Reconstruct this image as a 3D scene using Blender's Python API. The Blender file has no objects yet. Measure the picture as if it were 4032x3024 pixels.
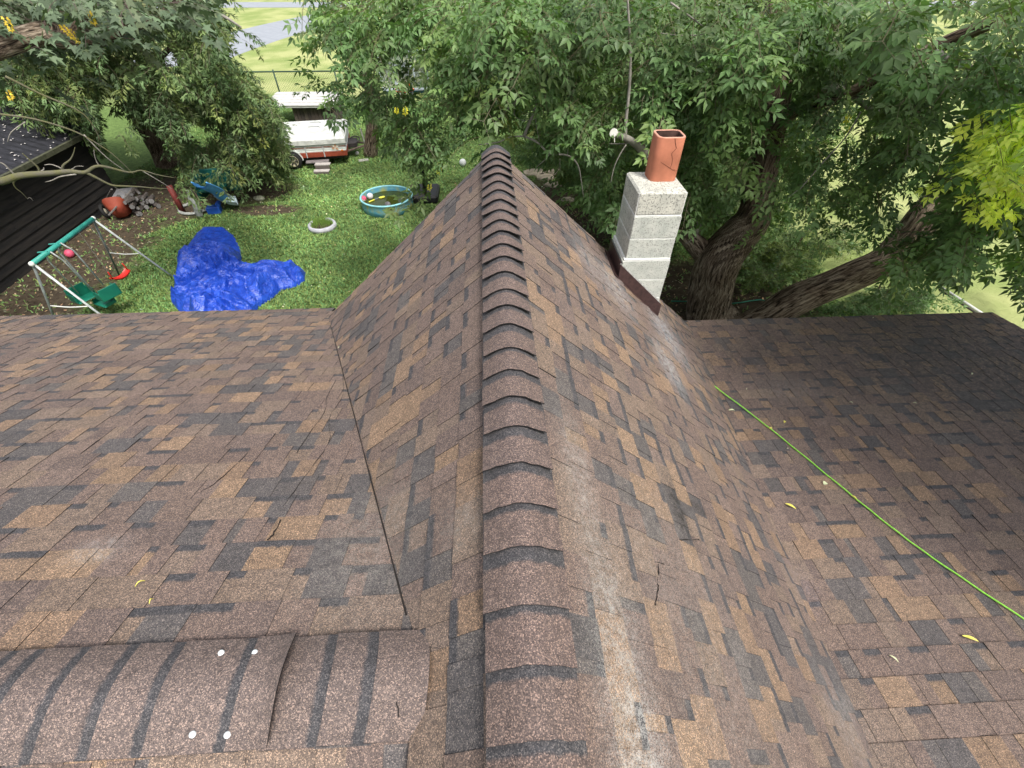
import bpy, math, random
import numpy as np
from mathutils import Vector, Matrix, noise as mnoise
from math import sin, cos, tan, pi, radians, sqrt, atan2, hypot
rnd = random.Random(7)
scene = bpy.context.scene
COL = scene.collection

# ------------------------------------------------------------------ camera
W, H, F = 4032, 3024, 1778.08
CP = Vector((-0.06203, -0.12874, 1.21746))
CR = Vector((0.99877194, -0.04937283, 0.00411465))
CU = Vector((0.03217108, 0.70946524, 0.70400575))
CF = Vector((0.03767796, 0.70300882, -0.71018235))
cam_d = bpy.data.cameras.new('camera')
cam_d.sensor_width = 36.0
cam_d.sensor_fit = 'HORIZONTAL'
cam_d.lens = 36.0 * F / W
cam_d.clip_start = 0.05
cam_d.clip_end = 900
cam = bpy.data.objects.new('camera', cam_d)
COL.objects.link(cam)
m3 = Matrix((CR, CU, -CF)).transposed()
cam.matrix_world = Matrix.Translation(CP) @ m3.to_4x4()
scene.camera = cam

# ------------------------------------------------------------------ light
SUN_EL, SUN_AZ = radians(60), radians(58)      # azimuth measured from +X
sd = Vector((cos(SUN_EL) * cos(-SUN_AZ), cos(SUN_EL) * sin(-SUN_AZ), sin(SUN_EL)))
world = bpy.data.worlds.new('World')
scene.world = world
world.use_nodes = True
wn = world.node_tree
wn.nodes.clear()
wo = wn.nodes.new('ShaderNodeOutputWorld')
wb = wn.nodes.new('ShaderNodeBackground')
ws = wn.nodes.new('ShaderNodeTexSky')
ws.sky_type = 'NISHITA'
ws.sun_disc = False
ws.sun_elevation = SUN_EL
ws.sun_rotation = atan2(sd.x, sd.y)
ws.air_density = 1.0
ws.dust_density = 4.0
ws.ozone_density = 1.0
wh = wn.nodes.new('ShaderNodeHueSaturation')
wh.inputs['Saturation'].default_value = 0.35
wh.inputs['Value'].default_value = 1.0
wn.links.new(ws.outputs[0], wh.inputs['Color'])
wn.links.new(wh.outputs[0], wb.inputs['Color'])
wb.inputs['Strength'].default_value = 0.13
wn.links.new(wb.outputs[0], wo.inputs['Surface'])
sun_d = bpy.data.lights.new('sun', 'SUN')
sun_d.energy = 2.1
sun_d.angle = radians(14)
sun_d.color = (1.0, 0.96, 0.9)
sun = bpy.data.objects.new('sun', sun_d)
COL.objects.link(sun)
sun.rotation_euler = (-sd).to_track_quat('-Z', 'Y').to_euler()
scene.view_settings.view_transform = 'Standard'
scene.view_settings.look = 'None'
scene.view_settings.exposure = 0.9
scene.view_settings.gamma = 1.0
scene.view_settings.use_curve_mapping = False

# ------------------------------------------------------------------ helpers
GZ = -4.6
def ray(px, py):
    return CF * F + CR * (px - W / 2) - CU * (py - H / 2)
def gz(px, py, z=GZ):
    d = ray(px, py); return CP + d * ((z - CP.z) / d.z)
def gy(px, py, y):
    d = ray(px, py); return CP + d * ((y - CP.y) / d.y)
def gx(px, py, x):
    d = ray(px, py); return CP + d * ((x - CP.x) / d.x)
def proj(p):
    d = Vector(p) - CP; z = d.dot(CF)
    if z < 0.05: return None
    return (W / 2 + F * d.dot(CR) / z, H / 2 - F * d.dot(CU) / z, z)

MATS = {}
def nt(mat):
    mat.use_nodes = True
    n = mat.node_tree; n.nodes.clear()
    return n
def mk(n, t, **kw):
    o = n.nodes.new(t)
    for k, v in kw.items():
        if k.startswith('i_'):
            key = k[2:].replace('_', ' ')
            o.inputs[key].default_value = v
        else:
            setattr(o, k, v)
    return o
def mat(name, col, rough=0.6, var=0.15, scale=8.0, bump=0.0, bscale=None, spec=0.3, metal=0.0, stretch=None, col2=None, coat=0.0):
    if name in MATS: return MATS[name]
    m = bpy.data.materials.new(name); n = nt(m)
    out = mk(n, 'ShaderNodeOutputMaterial'); p = mk(n, 'ShaderNodeBsdfPrincipled')
    p.inputs['Roughness'].default_value = rough
    p.inputs['Metallic'].default_value = metal
    p.inputs['Specular IOR Level'].default_value = spec
    p.inputs['Coat Weight'].default_value = coat
    tc = mk(n, 'ShaderNodeTexCoord'); mp = mk(n, 'ShaderNodeMapping')
    if stretch: mp.inputs['Scale'].default_value = stretch
    n.links.new(tc.outputs['Object'], mp.inputs['Vector'])
    ns = mk(n, 'ShaderNodeTexNoise'); ns.inputs['Scale'].default_value = scale; ns.inputs['Detail'].default_value = 6
    n.links.new(mp.outputs[0], ns.inputs['Vector'])
    mr = mk(n, 'ShaderNodeMapRange'); mr.inputs['From Min'].default_value = 0.3; mr.inputs['From Max'].default_value = 0.7
    n.links.new(ns.outputs['Fac'], mr.inputs['Value'])
    mx = mk(n, 'ShaderNodeMix', data_type='RGBA')
    c2 = col2 if col2 else tuple(min(1, c * (1 + var)) for c in col)
    c1 = col if col2 else tuple(c * (1 - var) for c in col)
    mx.inputs['A'].default_value = (*c1, 1); mx.inputs['B'].default_value = (*c2, 1)
    n.links.new(mr.outputs[0], mx.inputs['Factor'])
    n.links.new(mx.outputs['Result'], p.inputs['Base Color'])
    if bump:
        nb = mk(n, 'ShaderNodeTexNoise'); nb.inputs['Scale'].default_value = bscale or scale * 4; nb.inputs['Detail'].default_value = 5
        n.links.new(mp.outputs[0], nb.inputs['Vector'])
        b = mk(n, 'ShaderNodeBump'); b.inputs['Strength'].default_value = 0.8; b.inputs['Distance'].default_value = bump
        n.links.new(nb.outputs['Fac'], b.inputs['Height']); n.links.new(b.outputs[0], p.inputs['Normal'])
    n.links.new(p.outputs[0], out.inputs['Surface'])
    MATS[name] = m
    return m

WL = {}                                        # world location of every parent
def link(o, parent=None, at=(0, 0, 0), rz=None):
    COL.objects.link(o)
    at = Vector(at)
    if parent is None:
        o.location = at; WL[o.name] = at
    else:
        o.parent = parent
        o.location = at - WL[parent.name]; WL[o.name] = at
    return o
def tag(o, label=None, cat=None, group=None, kind=None):
    if label: o['label'] = label
    if cat: o['category'] = cat
    if group: o['group'] = group
    if kind: o['kind'] = kind
    return o
def empty(name, loc, label=None, cat=None, group=None):
    o = bpy.data.objects.new(name, None); o.empty_display_size = 0.2
    link(o, None, loc); return tag(o, label, cat, group)
def mesh(name, verts, faces, m, parent=None, center=True, smooth=False, tints=None, band=None):
    """verts in world coordinates; the object's origin goes to the middle of its base"""
    v = np.array([tuple(x) for x in verts], dtype=np.float64).reshape(-1, 3)
    if center is True:
        c = Vector(((v[:, 0].min() + v[:, 0].max()) / 2, (v[:, 1].min() + v[:, 1].max()) / 2, v[:, 2].min()))
    elif center is False: c = Vector((0, 0, 0))
    else: c = Vector(center)
    v = v - np.array(c)
    me = bpy.data.meshes.new(name)
    me.from_pydata(v.tolist(), [], faces)
    if smooth:
        me.polygons.foreach_set('use_smooth', [True] * len(me.polygons))
    if tints is not None:
        a = me.attributes.new('tint', 'FLOAT_COLOR', 'FACE')
        a.data.foreach_set('color', np.array(tints, dtype=np.float32).ravel())
    if band is not None:
        u = me.uv_layers.new(name='band')
        u.data.foreach_set('uv', np.array(band, dtype=np.float32).ravel())
    mm = m if isinstance(m, (list, tuple)) else [m]
    for x in mm: me.materials.append(x)
    me.update()
    o = bpy.data.objects.new(name, me)
    return link(o, parent, c)

class MB:
    def __init__(s): s.v = []; s.f = []; s.mi = []
    def add(s, vs, fs, mi=0):
        b = len(s.v); s.v += [tuple(x) for x in vs]; s.f += [tuple(b + i for i in f) for f in fs]; s.mi += [mi] * len(fs); return s
    def box(s, c, d, M=None, bev=0.0, mi=0):
        x, y, z = [k / 2 for k in d]; c = Vector(c)
        if bev > 0:
            vs = []; b = bev
            for sz in (-1, 1):
                for sy in (-1, 1):
                    for sx in (-1, 1):
                        vs += [(sx * (x - b), sy * (y - b), sz * z), (sx * (x - b), sy * y, sz * (z - b)), (sx * x, sy * (y - b), sz * (z - b))]
            def I(sx, sy, sz, k): return (((sz + 1) // 2) * 4 + ((sy + 1) // 2) * 2 + (sx + 1) // 2) * 3 + k
            fs = []
            for sz in (-1, 1): fs.append([I(-1, -1, sz, 0), I(1, -1, sz, 0), I(1, 1, sz, 0), I(-1, 1, sz, 0)])
            for sy in (-1, 1): fs.append([I(-1, sy, -1, 1), I(1, sy, -1, 1), I(1, sy, 1, 1), I(-1, sy, 1, 1)])
            for sx in (-1, 1): fs.append([I(sx, -1, -1, 2), I(sx, 1, -1, 2), I(sx, 1, 1, 2), I(sx, -1, 1, 2)])
            for sy in (-1, 1):
                for sz in (-1, 1): fs.append([I(-1, sy, sz, 0), I(1, sy, sz, 0), I(1, sy, sz, 1), I(-1, sy, sz, 1)])
            for sx in (-1, 1):
                for sz in (-1, 1): fs.append([I(sx, -1, sz, 0), I(sx, 1, sz, 0), I(sx, 1, sz, 2), I(sx, -1, sz, 2)])
            for sx in (-1, 1):
                for sy in (-1, 1): fs.append([I(sx, sy, -1, 1), I(sx, sy, 1, 1), I(sx, sy, 1, 2), I(sx, sy, -1, 2)])
            for sx in (-1, 1):
                for sy in (-1, 1):
                    for sz in (-1, 1): fs.append([I(sx, sy, sz, 0), I(sx, sy, sz, 1), I(sx, sy, sz, 2)])
        else:
            vs = [(sx * x, sy * y, sz * z) for sz in (-1, 1) for sy in (-1, 1) for sx in (-1, 1)]
            fs = [(0, 2, 3, 1), (4, 5, 7, 6), (0, 1, 5, 4), (2, 6, 7, 3), (0, 4, 6, 2), (1, 3, 7, 5)]
        vs = [Vector(v) for v in vs]
        if M: vs = [M @ v for v in vs]
        return s.add([v + c for v in vs], fs, mi)
    def tube(s, pts, r, n=8, cap=True, mi=0, wob=0.0):
        pts = [Vector(p) for p in pts]
        rr = r if isinstance(r, (list, tuple)) else [r] * len(pts)
        b = len(s.v); ref = None
        for i, p in enumerate(pts):
            t = (pts[min(i + 1, len(pts) - 1)] - pts[max(i - 1, 0)]).normalized()
            if ref is None:
                ref = t.orthogonal().normalized()
            ref = (ref - t * ref.dot(t)).normalized(); bi = t.cross(ref)
            for k in range(n):
                a = 2 * pi * k / n
                q = rr[i]
                if wob: q *= 1 + wob * (mnoise.noise(Vector((cos(a) * 2.2, sin(a) * 2.2, i * 0.25 + p.x))) + 0.6 * mnoise.noise(Vector((cos(a) * 6, sin(a) * 6, i * .4))))
                s.v.append(tuple(p + (ref * cos(a) + bi * sin(a)) * q))
        for i in range(len(pts) - 1):
            for k in range(n):
                k2 = (k + 1) % n
                s.f.append((b + i * n + k, b + i * n + k2, b + (i + 1) * n + k2, b + (i + 1) * n + k)); s.mi.append(mi)
        if cap:
            s.f.append(tuple(b + k for k in range(n))[::-1]); s.f.append(tuple(b + (len(pts) - 1) * n + k for k in range(n))); s.mi += [mi, mi]
        return s
    def lathe(s, c, prof, n=24, M=None, mi=0, a0=0, a1=2 * pi):
        c = Vector(c); b = len(s.v); full = abs(a1 - a0 - 2 * pi) < 1e-6
        m = n if full else n + 1
        for r, z in prof:
            for k in range(m):
                a = a0 + (a1 - a0) * k / n
                v = Vector((r * cos(a), r * sin(a), z))
                if M: v = M @ v
                s.v.append(tuple(v + c))
        for i in range(len(prof) - 1):
            for k in range(n):
                k2 = (k + 1) % m if full else k + 1
                s.f.append((b + i * m + k, b + i * m + k2, b + (i + 1) * m + k2, b + (i + 1) * m + k)); s.mi.append(mi)
        return s
    def ball(s, c, r, n=16, mi=0, sq=(1, 1, 1)):
        prof = [(r * sin(pi * i / 10), -r * cos(pi * i / 10)) for i in range(11)]
        prof[0] = (1e-4, -r); prof[-1] = (1e-4, r)
        return s.lathe(c, prof, n, Matrix.Diagonal(sq), mi)
    def build(s, name, m, parent=None, smooth=False, center=True):
        o = mesh(name, s.v, s.f, m, parent, center, smooth)
        if isinstance(m, (list, tuple)): o.data.polygons.foreach_set('material_index', s.mi)
        return o
def smooth_path(pts, n=6):
    pts = [Vector(p) for p in pts]; out = []
    for i in range(len(pts) - 1):
        p0 = pts[max(i - 1, 0)]; p1 = pts[i]; p2 = pts[i + 1]; p3 = pts[min(i + 2, len(pts) - 1)]
        for k in range(n):
            t = k / n
            out.append(0.5 * ((2 * p1) + (p2 - p0) * t + (2 * p0 - 5 * p1 + 4 * p2 - p3) * t * t + (3 * p1 - p0 - 3 * p2 + p3) * t ** 3))
    out.append(pts[-1]); return out
def lerp(a, b, t): return a + (b - a) * t

# ------------------------------------------------------------------ shingle material
def shingle_mat():
    m = bpy.data.materials.new('asphalt_shingle'); n = nt(m); L = n.links.new
    out = mk(n, 'ShaderNodeOutputMaterial'); p = mk(n, 'ShaderNodeBsdfPrincipled')
    p.inputs['Roughness'].default_value = 0.78; p.inputs['Specular IOR Level'].default_value = 0.35
    geo = mk(n, 'ShaderNodeNewGeometry')
    at_ = mk(n, 'ShaderNodeAttribute', attribute_name='tint')
    uv = mk(n, 'ShaderNodeUVMap', uv_map='band'); sp = mk(n, 'ShaderNodeSeparateXYZ'); L(uv.outputs[0], sp.inputs[0])
    v1 = mk(n, 'ShaderNodeTexVoronoi'); v1.inputs['Scale'].default_value = 400; L(geo.outputs['Position'], v1.inputs['Vector'])
    s1 = mk(n, 'ShaderNodeSeparateColor'); L(v1.outputs['Color'], s1.inputs[0])
    # granule brightness: mostly around 1, few light ones
    cr = mk(n, 'ShaderNodeValToRGB'); e = cr.color_ramp.elements
    e[0].position = 0; e[0].color = (.42, .42, .45, 1); e[1].position = 1.0; e[1].color = (2.2, 2.05, 1.9, 1)
    for pos, c in ((.35, (.72, .72, .74)), (.7, (1.05, 1.02, 1.0)), (.86, (1.5, 1.42, 1.32)), (.93, (2.3, 2.1, 1.9))):
        k = e.new(pos); k.color = (*c, 1)
    L(s1.outputs[0], cr.inputs[0])
    # coarse mottling
    n1 = mk(n, 'ShaderNodeTexNoise'); n1.inputs['Scale'].default_value = 35; n1.inputs['Detail'].default_value = 5; n1.inputs['Roughness'].default_value = .7
    L(geo.outputs['Position'], n1.inputs['Vector'])
    mr = mk(n, 'ShaderNodeMapRange'); mr.inputs['From Min'].default_value = .3; mr.inputs['From Max'].default_value = .7; mr.inputs['To Min'].default_value = .78; mr.inputs['To Max'].default_value = 1.24
    L(n1.outputs['Fac'], mr.inputs['Value'])
    # dark printed shadow band at the lower edge
    ad = mk(n, 'ShaderNodeMath', operation='MULTIPLY_ADD'); L(n1.outputs['Fac'], ad.inputs[0]); ad.inputs[1].default_value = .2; ad.inputs[2].default_value = -.1
    av = mk(n, 'ShaderNodeMath', operation='ADD'); L(sp.outputs['Y'], av.inputs[0]); L(ad.outputs[0], av.inputs[1])
    bm = mk(n, 'ShaderNodeMapRange', interpolation_type='SMOOTHSTEP'); bm.inputs['From Min'].default_value = .17; bm.inputs['From Max'].default_value = .26; bm.inputs['To Min'].default_value = 1; bm.inputs['To Max'].default_value = 0
    L(av.outputs[0], bm.inputs['Value'])
    bf = mk(n, 'ShaderNodeMath', operation='MULTIPLY'); L(bm.outputs[0], bf.inputs[0]); L(sp.outputs['X'], bf.inputs[1])
    mxb = mk(n, 'ShaderNodeMix', data_type='RGBA'); L(bf.outputs[0], mxb.inputs['Factor']); L(at_.outputs['Color'], mxb.inputs['A']); mxb.inputs['B'].default_value = (.064, .063, .068, 1)
    m1 = mk(n, 'ShaderNodeMix', data_type='RGBA', blend_type='MULTIPLY'); m1.inputs['Factor'].default_value = 1; L(mxb.outputs['Result'], m1.inputs['A']); L(cr.outputs[0], m1.inputs['B'])
    m2 = mk(n, 'ShaderNodeVectorMath', operation='SCALE'); L(m1.outputs['Result'], m2.inputs[0]); L(mr.outputs[0], m2.inputs['Scale'])
    cur = m2.outputs[0]
    # stains and painted tree shade: (x, y, z, radius, strength, colour, stretch)
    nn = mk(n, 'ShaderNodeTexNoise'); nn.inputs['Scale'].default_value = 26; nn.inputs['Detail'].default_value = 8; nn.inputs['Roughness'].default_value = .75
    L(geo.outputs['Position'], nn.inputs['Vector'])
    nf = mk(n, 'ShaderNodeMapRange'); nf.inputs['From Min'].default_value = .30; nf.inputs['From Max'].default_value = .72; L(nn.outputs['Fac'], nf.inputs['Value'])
    for (c, sc, st, colr) in STAINS_AND_SHADE:
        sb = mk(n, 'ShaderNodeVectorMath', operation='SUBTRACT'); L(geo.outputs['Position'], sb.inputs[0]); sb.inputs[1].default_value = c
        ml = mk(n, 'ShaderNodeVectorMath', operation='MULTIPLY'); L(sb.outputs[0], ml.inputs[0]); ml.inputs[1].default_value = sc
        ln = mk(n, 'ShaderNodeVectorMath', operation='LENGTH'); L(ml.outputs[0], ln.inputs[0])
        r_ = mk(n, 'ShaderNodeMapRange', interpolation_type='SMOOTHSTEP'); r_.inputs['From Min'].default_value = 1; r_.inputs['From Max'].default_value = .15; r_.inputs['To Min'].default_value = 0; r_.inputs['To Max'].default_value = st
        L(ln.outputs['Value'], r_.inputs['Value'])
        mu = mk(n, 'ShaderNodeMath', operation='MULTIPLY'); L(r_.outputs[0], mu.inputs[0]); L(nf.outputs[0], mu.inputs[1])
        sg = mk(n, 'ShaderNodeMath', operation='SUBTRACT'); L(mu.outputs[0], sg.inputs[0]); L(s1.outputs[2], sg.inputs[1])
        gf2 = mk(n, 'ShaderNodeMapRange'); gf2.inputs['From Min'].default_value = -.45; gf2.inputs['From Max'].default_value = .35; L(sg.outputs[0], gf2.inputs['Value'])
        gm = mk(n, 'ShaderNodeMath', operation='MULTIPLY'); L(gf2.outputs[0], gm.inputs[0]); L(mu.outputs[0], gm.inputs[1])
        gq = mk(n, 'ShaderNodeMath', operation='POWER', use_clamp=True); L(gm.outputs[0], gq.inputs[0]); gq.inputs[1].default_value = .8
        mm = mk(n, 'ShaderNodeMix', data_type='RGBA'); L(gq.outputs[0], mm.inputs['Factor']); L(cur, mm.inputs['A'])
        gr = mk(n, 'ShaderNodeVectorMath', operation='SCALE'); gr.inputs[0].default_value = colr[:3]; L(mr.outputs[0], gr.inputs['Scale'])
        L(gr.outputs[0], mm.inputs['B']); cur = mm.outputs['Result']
    L(cur, p.inputs['Base Color'])
    b = mk(n, 'ShaderNodeBump'); b.inputs['Strength'].default_value = .9; b.inputs['Distance'].default_value = .0016
    L(s1.outputs[1], b.inputs['Height']); L(b.outputs[0], p.inputs['Normal'])
    L(p.outputs[0], out.inputs['Surface'])
    return m

# ------------------------------------------------------------------ roof planes
TG = 0.935                         # gable slope rise/run
TM, ZM = tan(0.3698), -0.2096      # left main slope
TR, ZR = 0.1432, -1.648            # low slope on the right
YR = 0.190                         # left main ridge
E = 0.143                          # course exposure
def zg(x): return -0.03 - TG * abs(x)
def zl(y): return ZM - TM * y if y > YR else ZM - TM * YR - TM * (YR - y)
def zr(y): return ZR - TR * y
def ztop(x, y):
    z = -99
    ye = yend(x)
    if y < ye: z = zg(x)
    if x < 0.1: z = max(z, zl(y))
    if x > 0: z = max(z, zr(y))
    return z
def yend(x): return 3.74 + (0.19 * min(x, 2.2) if x > 0 else 0.05 * min(-x, 2))
lightgrey = (.42, .42, .41)
STAINS_AND_SHADE = [((.27, .22, -.29), (6.0, 1.5, 3), .85, (.40, .39, .365)), ((.30, -.10, -.32), (5, 2.4, 3), .85, (.42, .41, .39)),
          ((.24, .85, -.25), (8, 1.8, 4), .8, (.34, .32, .29)), ((.65, .45, -.65), (1.5, .75, 1), .55, (.27, .245, .225)), ((-.18, .62, -.2), (5, 5, 4), .6, (.30, .28, .25)),
          ((1.0, 3.15, -.98), (3.2, 1.6, 1.5), 1.1, (.33, .32, .32)), ((1.6, 3.2, -1.5), (2.4, 1.3, 1.5), 1.1, (.34, .35, .37)),
          ((.75, 3.2, -.7), (3.5, 1.6, 2), .9, (.3, .29, .29)), ((1.35, 2.5, -1.3), (4.0, 1.8, 2), 1.1, (.36, .36, .36)),
          ((1.6, .2, -1.55), (3.2, 2.6, 2), .6, (.33, .32, .31)), ((-1.62, .72, -.5), (6, 9, 3), .8, (.4, .38, .36)),
          ((-.55, .7, -.5), (2.4, 1.6, 1.5), .7, (.27, .25, .22)), ((1.85, .9, -1.78), (4, 3.2, 3), .5, (.26, .22, .25)),
          ((3.9, 3.4, -2.1), (.40, .62, .5), 1.1, (.062, .054, .050)), ((5.4, 3.2, -2.1), (.42, .42, .5), 1.5, (.052, .048, .047)),  # dark algae patches, with tree shade put into their colour
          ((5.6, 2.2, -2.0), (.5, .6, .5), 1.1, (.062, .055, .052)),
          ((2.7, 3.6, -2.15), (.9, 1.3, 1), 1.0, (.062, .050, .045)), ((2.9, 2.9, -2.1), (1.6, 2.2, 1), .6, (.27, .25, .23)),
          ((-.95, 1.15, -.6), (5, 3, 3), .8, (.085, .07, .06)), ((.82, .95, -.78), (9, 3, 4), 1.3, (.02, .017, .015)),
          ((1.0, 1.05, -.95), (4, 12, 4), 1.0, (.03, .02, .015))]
SH = shingle_mat()
BROWN = [(.146, .108, .093), (.156, .117, .101), (.133, .101, .090), (.160, .119, .100)]
MID = [(.178, .134, .104), (.188, .142, .110), (.170, .130, .105)]
TAN = [(.225, .158, .108), (.245, .170, .112), (.215, .148, .100)]
CHAR = [(.086, .083, .085), (.076, .075, .079), (.098, .093, .092)]
def pick(gap, prev):
    r = rnd.random()
    if gap: pal = BROWN if r < .48 else MID if r < .66 else CHAR if r < .88 else TAN
    else: pal = BROWN if r < .50 else MID if r < .70 else TAN if r < .87 else CHAR
    c = rnd.choice(pal); k = rnd.uniform(.92, 1.08)
    return tuple((x * .84 + y * .16) * k for x, y in zip(c, (.175, .140, .122)))
EDGE = (.018, .017, .017, 1)

TABS = []                 # (score, verts, faces, tints, bands)
def tab(P, u0, u1, s0, s1, h0, h1, c, band, cut=None):
    """P(u, s, h) -> world; s rises up the slope; front edge at s0"""
    pl_ = [(u0, s0), (u1, s0), (u1, s1), (u0, s1)]
    if cut:
        k0, k1 = cut(s0), cut(s1)
        if k0 > -5 and k1 > -5:
            g_ = lambda p: p[0] - (k0 + (k1 - k0) * (p[1] - s0) / (s1 - s0)); o_ = []
            for a in range(4):
                p_, n_ = pl_[a], pl_[(a + 1) % 4]; gp, gn = g_(p_), g_(n_)
                if gp >= 0: o_.append(p_)
                if (gp >= 0) != (gn >= 0):
                    t_ = gp / (gp - gn); o_.append((p_[0] + (n_[0] - p_[0]) * t_, p_[1] + (n_[1] - p_[1]) * t_))
            pl_ = o_
            if len(pl_) < 3: return None
    nq = len(pl_); hh_ = lambda s_: h0 + (h1 - h0) * (s_ - s0) / (s1 - s0)
    q = [P(u_, s_, hh_(s_)) for u_, s_ in pl_] + [P(u_, s_, -.006) for u_, s_ in pl_]
    f = [tuple(range(nq))]; t = [(*c, 1)]; b = [(band, (s_ - s0) / (s1 - s0)) for u_, s_ in pl_]
    for a in range(nq):
        n_ = (a + 1) % nq
        if pl_[a][1] == s1 and pl_[n_][1] == s1: continue
        f.append((a + nq, n_ + nq, n_, a)); t.append(EDGE); b += [(0, 1)] * 4
    cen = sum(q[:nq], Vector()) / nq
    pr = proj(cen); score = 0
    if pr and -150 < pr[0] < W + 150 and 550 < pr[1] < H + 80:
        score = (u1 - u0) * (s1 - s0) * abs((cen - CP).normalized().dot(P.N)) / pr[2] ** 2
        if pr[0] < 0 or pr[0] > W or pr[1] > H: score *= .3
    return score, q, f, t, b, cen
def cover(P, ucourse, s_lo, ncourse, keep, capfree=lambda c: True, cut=None):
    off = 0
    for k in range(ncourse):
        s0 = s_lo + k * E + rnd.uniform(-.002, .002)
        u0, u1 = ucourse(s0 + E / 2)
        u = u0 - rnd.uniform(0, .25); gap = rnd.random() < .5; prev = None
        while u < u1:
            w = rnd.choice((.04, .06, .08, .10, .12)) if gap else rnd.choice((.07, .09, .11, .14, .18))
            w *= rnd.uniform(.9, 1.1)
            c = pick(gap, prev)
            if prev and rnd.random() < .16: c = prev
            a, b_ = max(u, u0), min(u + w, u1)
            if b_ - a > .015:
                hb = (.0085 if gap else .0115) + rnd.uniform(-.0005, .0008)
                if rnd.random() < .02: hb += .004
                T = tab(P, a, b_, s0, s0 + E + .012, hb, .0022 if gap else .0048, c, 1.0 if (gap and rnd.random() < .45) or rnd.random() < .10 else 0.0, cut)
                if T and keep(T[5]):
                    TABS.append(T if capfree(T[5]) else (0,) + T[1:])
            prev = c; u += w; gap = not gap
def frame(O, U, V):
    O, U, V = Vector(O), Vector(U).normalized(), Vector(V).normalized(); N = U.cross(V)
    if N.z < 0: N = -N
    def P(u, s, h):
        p = O + U * u + V * s + N * h
        wv = .006 * mnoise.noise(Vector((p.x * 1.3, p.y * 1.3, 4))) + .0035 * mnoise.noise(Vector((p.x * 5, p.y * 5, 9)))
        return p + N * wv
    P.N = N
    return P
cg = 1 / sqrt(1 + TG * TG); LG = 1 / cg
# gable left: up-slope vector (+x); the courses run along y
nL = 19
PL = frame((-nL * E * cg, 0, -.013 - TG * nL * E * cg), (0, 1, 0), (cg, 0, TG * cg))
def ug(sign, n):
    def f(s):
        x = (n * E - s) * cg
        return -1.3, yend(sign * x)
    return f
def cutL(s_):
    x = (nL * E - s_) * cg; z = -.03 - TG * x
    return (ZM - z) / TM - .02 if z < zl(YR) else -9
cover(PL, ug(-1, nL), 0, nL, lambda c: c.z > zl(c.y) - .06, lambda c: abs(c.x) > .10, cutL)
nR = 25
def cutR(s_):
    x = (nR * E - s_) * cg; z = -.03 - TG * x
    return (ZR - z) / TR - .12
PRr = frame((nR * E * cg, 0, -.03 - TG * nR * E * cg), (0, 1, 0), (-cg, 0, TG * cg))
cover(PRr, ug(1, nR), 0, nR, lambda c: c.z > zr(c.y) - .06, lambda c: abs(c.x) > .10 and not (1.1 < c.x < 1.6 and c.y > 3.45), cutR)
# left main slope, courses along x
cm = cos(0.3698)
sm = (4.2 - YR) / cm
PM = frame((0, 4.2, zl(4.2)), (1, 0, 0), (0, -cm, sin(0.3698)))
def clipl(c): return c.z > zg(c.x) - .09 if c.x > -1.9 else True
cover(PM, lambda s: (-8.2, -.15), sm - 30 * E, 30, clipl, lambda c: c.y > .30)
PN = frame((0, YR - 4 * E * cm, zl(YR) - 4 * E * sin(0.3698)), (1, 0, 0), (0, cm, sin(0.3698)))
cover(PN, lambda s: (-3, -.1), 0, 4, clipl, lambda c: c.y < .03)
# right low slope
cr_ = 1 / sqrt(1 + TR * TR)
PQ = frame((0, 4.34, zr(4.34)), (1, 0, 0), (0, -cr_, TR * cr_))
cover(PQ, lambda s: (1.3, 6.41), 0, 41, lambda c: c.z > zg(c.x) - .05 or c.y > yend(c.x))
TABS = [t for t in TABS]
TABS.sort(key=lambda t: -t[0])

house = empty('house', (0, 0, GZ), 'house with a brown asphalt shingle roof and a cross gable ridge', 'house')
NB = 300
for i, t in enumerate(TABS[:NB]):
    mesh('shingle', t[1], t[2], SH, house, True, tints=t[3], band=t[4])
V_, F_, T_, B_ = [], [], [], []
for t in TABS[NB:]:
    b = len(V_); V_ += t[1]; F_ += [tuple(b + i for i in f) for f in t[2]]; T_ += t[3]; B_ += t[4]
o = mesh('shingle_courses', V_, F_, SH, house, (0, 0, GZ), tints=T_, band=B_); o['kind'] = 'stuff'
print('tabs', len(TABS))

# roof deck under the shingles, fascia and walls
DECK = mat('weathered_trim', (.11, .085, .075), .7, .2, 6)
mb = MB()
def slab(ps, t=.10):
    n = len(ps); top = [Vector(p) - Vector((0, 0, .012)) for p in ps]; bot = [p - Vector((0, 0, t)) for p in top]
    mb.add(top + bot, [tuple(range(n)), tuple(range(2 * n - 1, n - 1, -1))] + [(i, n + i, n + (i + 1) % n, (i + 1) % n) for i in range(n)])
slab([(-8.2, YR, zl(YR)), (-.2, YR, zl(YR)), (-1.45, 4.19, zl(4.19)), (-8.2, 4.19, zl(4.19))])
slab([(-8.2, -1.3, zl(-1.3)), (-.9, -1.3, zl(-1.3)), (-.2, YR, zl(YR)), (-8.2, YR, zl(YR))])
slab([(0, -1.3, zg(0)), (0, 3.73, zg(0)), (-1.78, 3.82, zg(1.78)), (-1.5, -1.3, zg(1.5))])
slab([(0, -1.3, zg(0)), (1.65, -1.3, zg(1.65)), (2.3, 4.14, zg(2.3)), (0, 3.73, zg(0))])
slab([(1.4, -1.5, zr(-1.5)), (6.4, -1.5, zr(-1.5)), (6.4, 4.33, zr(4.33)), (2.1, 4.33, zr(4.33))])
mb.build('roof', DECK, house, center=(0, 0, GZ))
mb = MB()
mb.box((-3.8, 1.0, -3.5), (8.0, 5.4, 2.2)); mb.box((3.9, 1.0, -3.65), (4.6, 5.4, 1.9))
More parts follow.
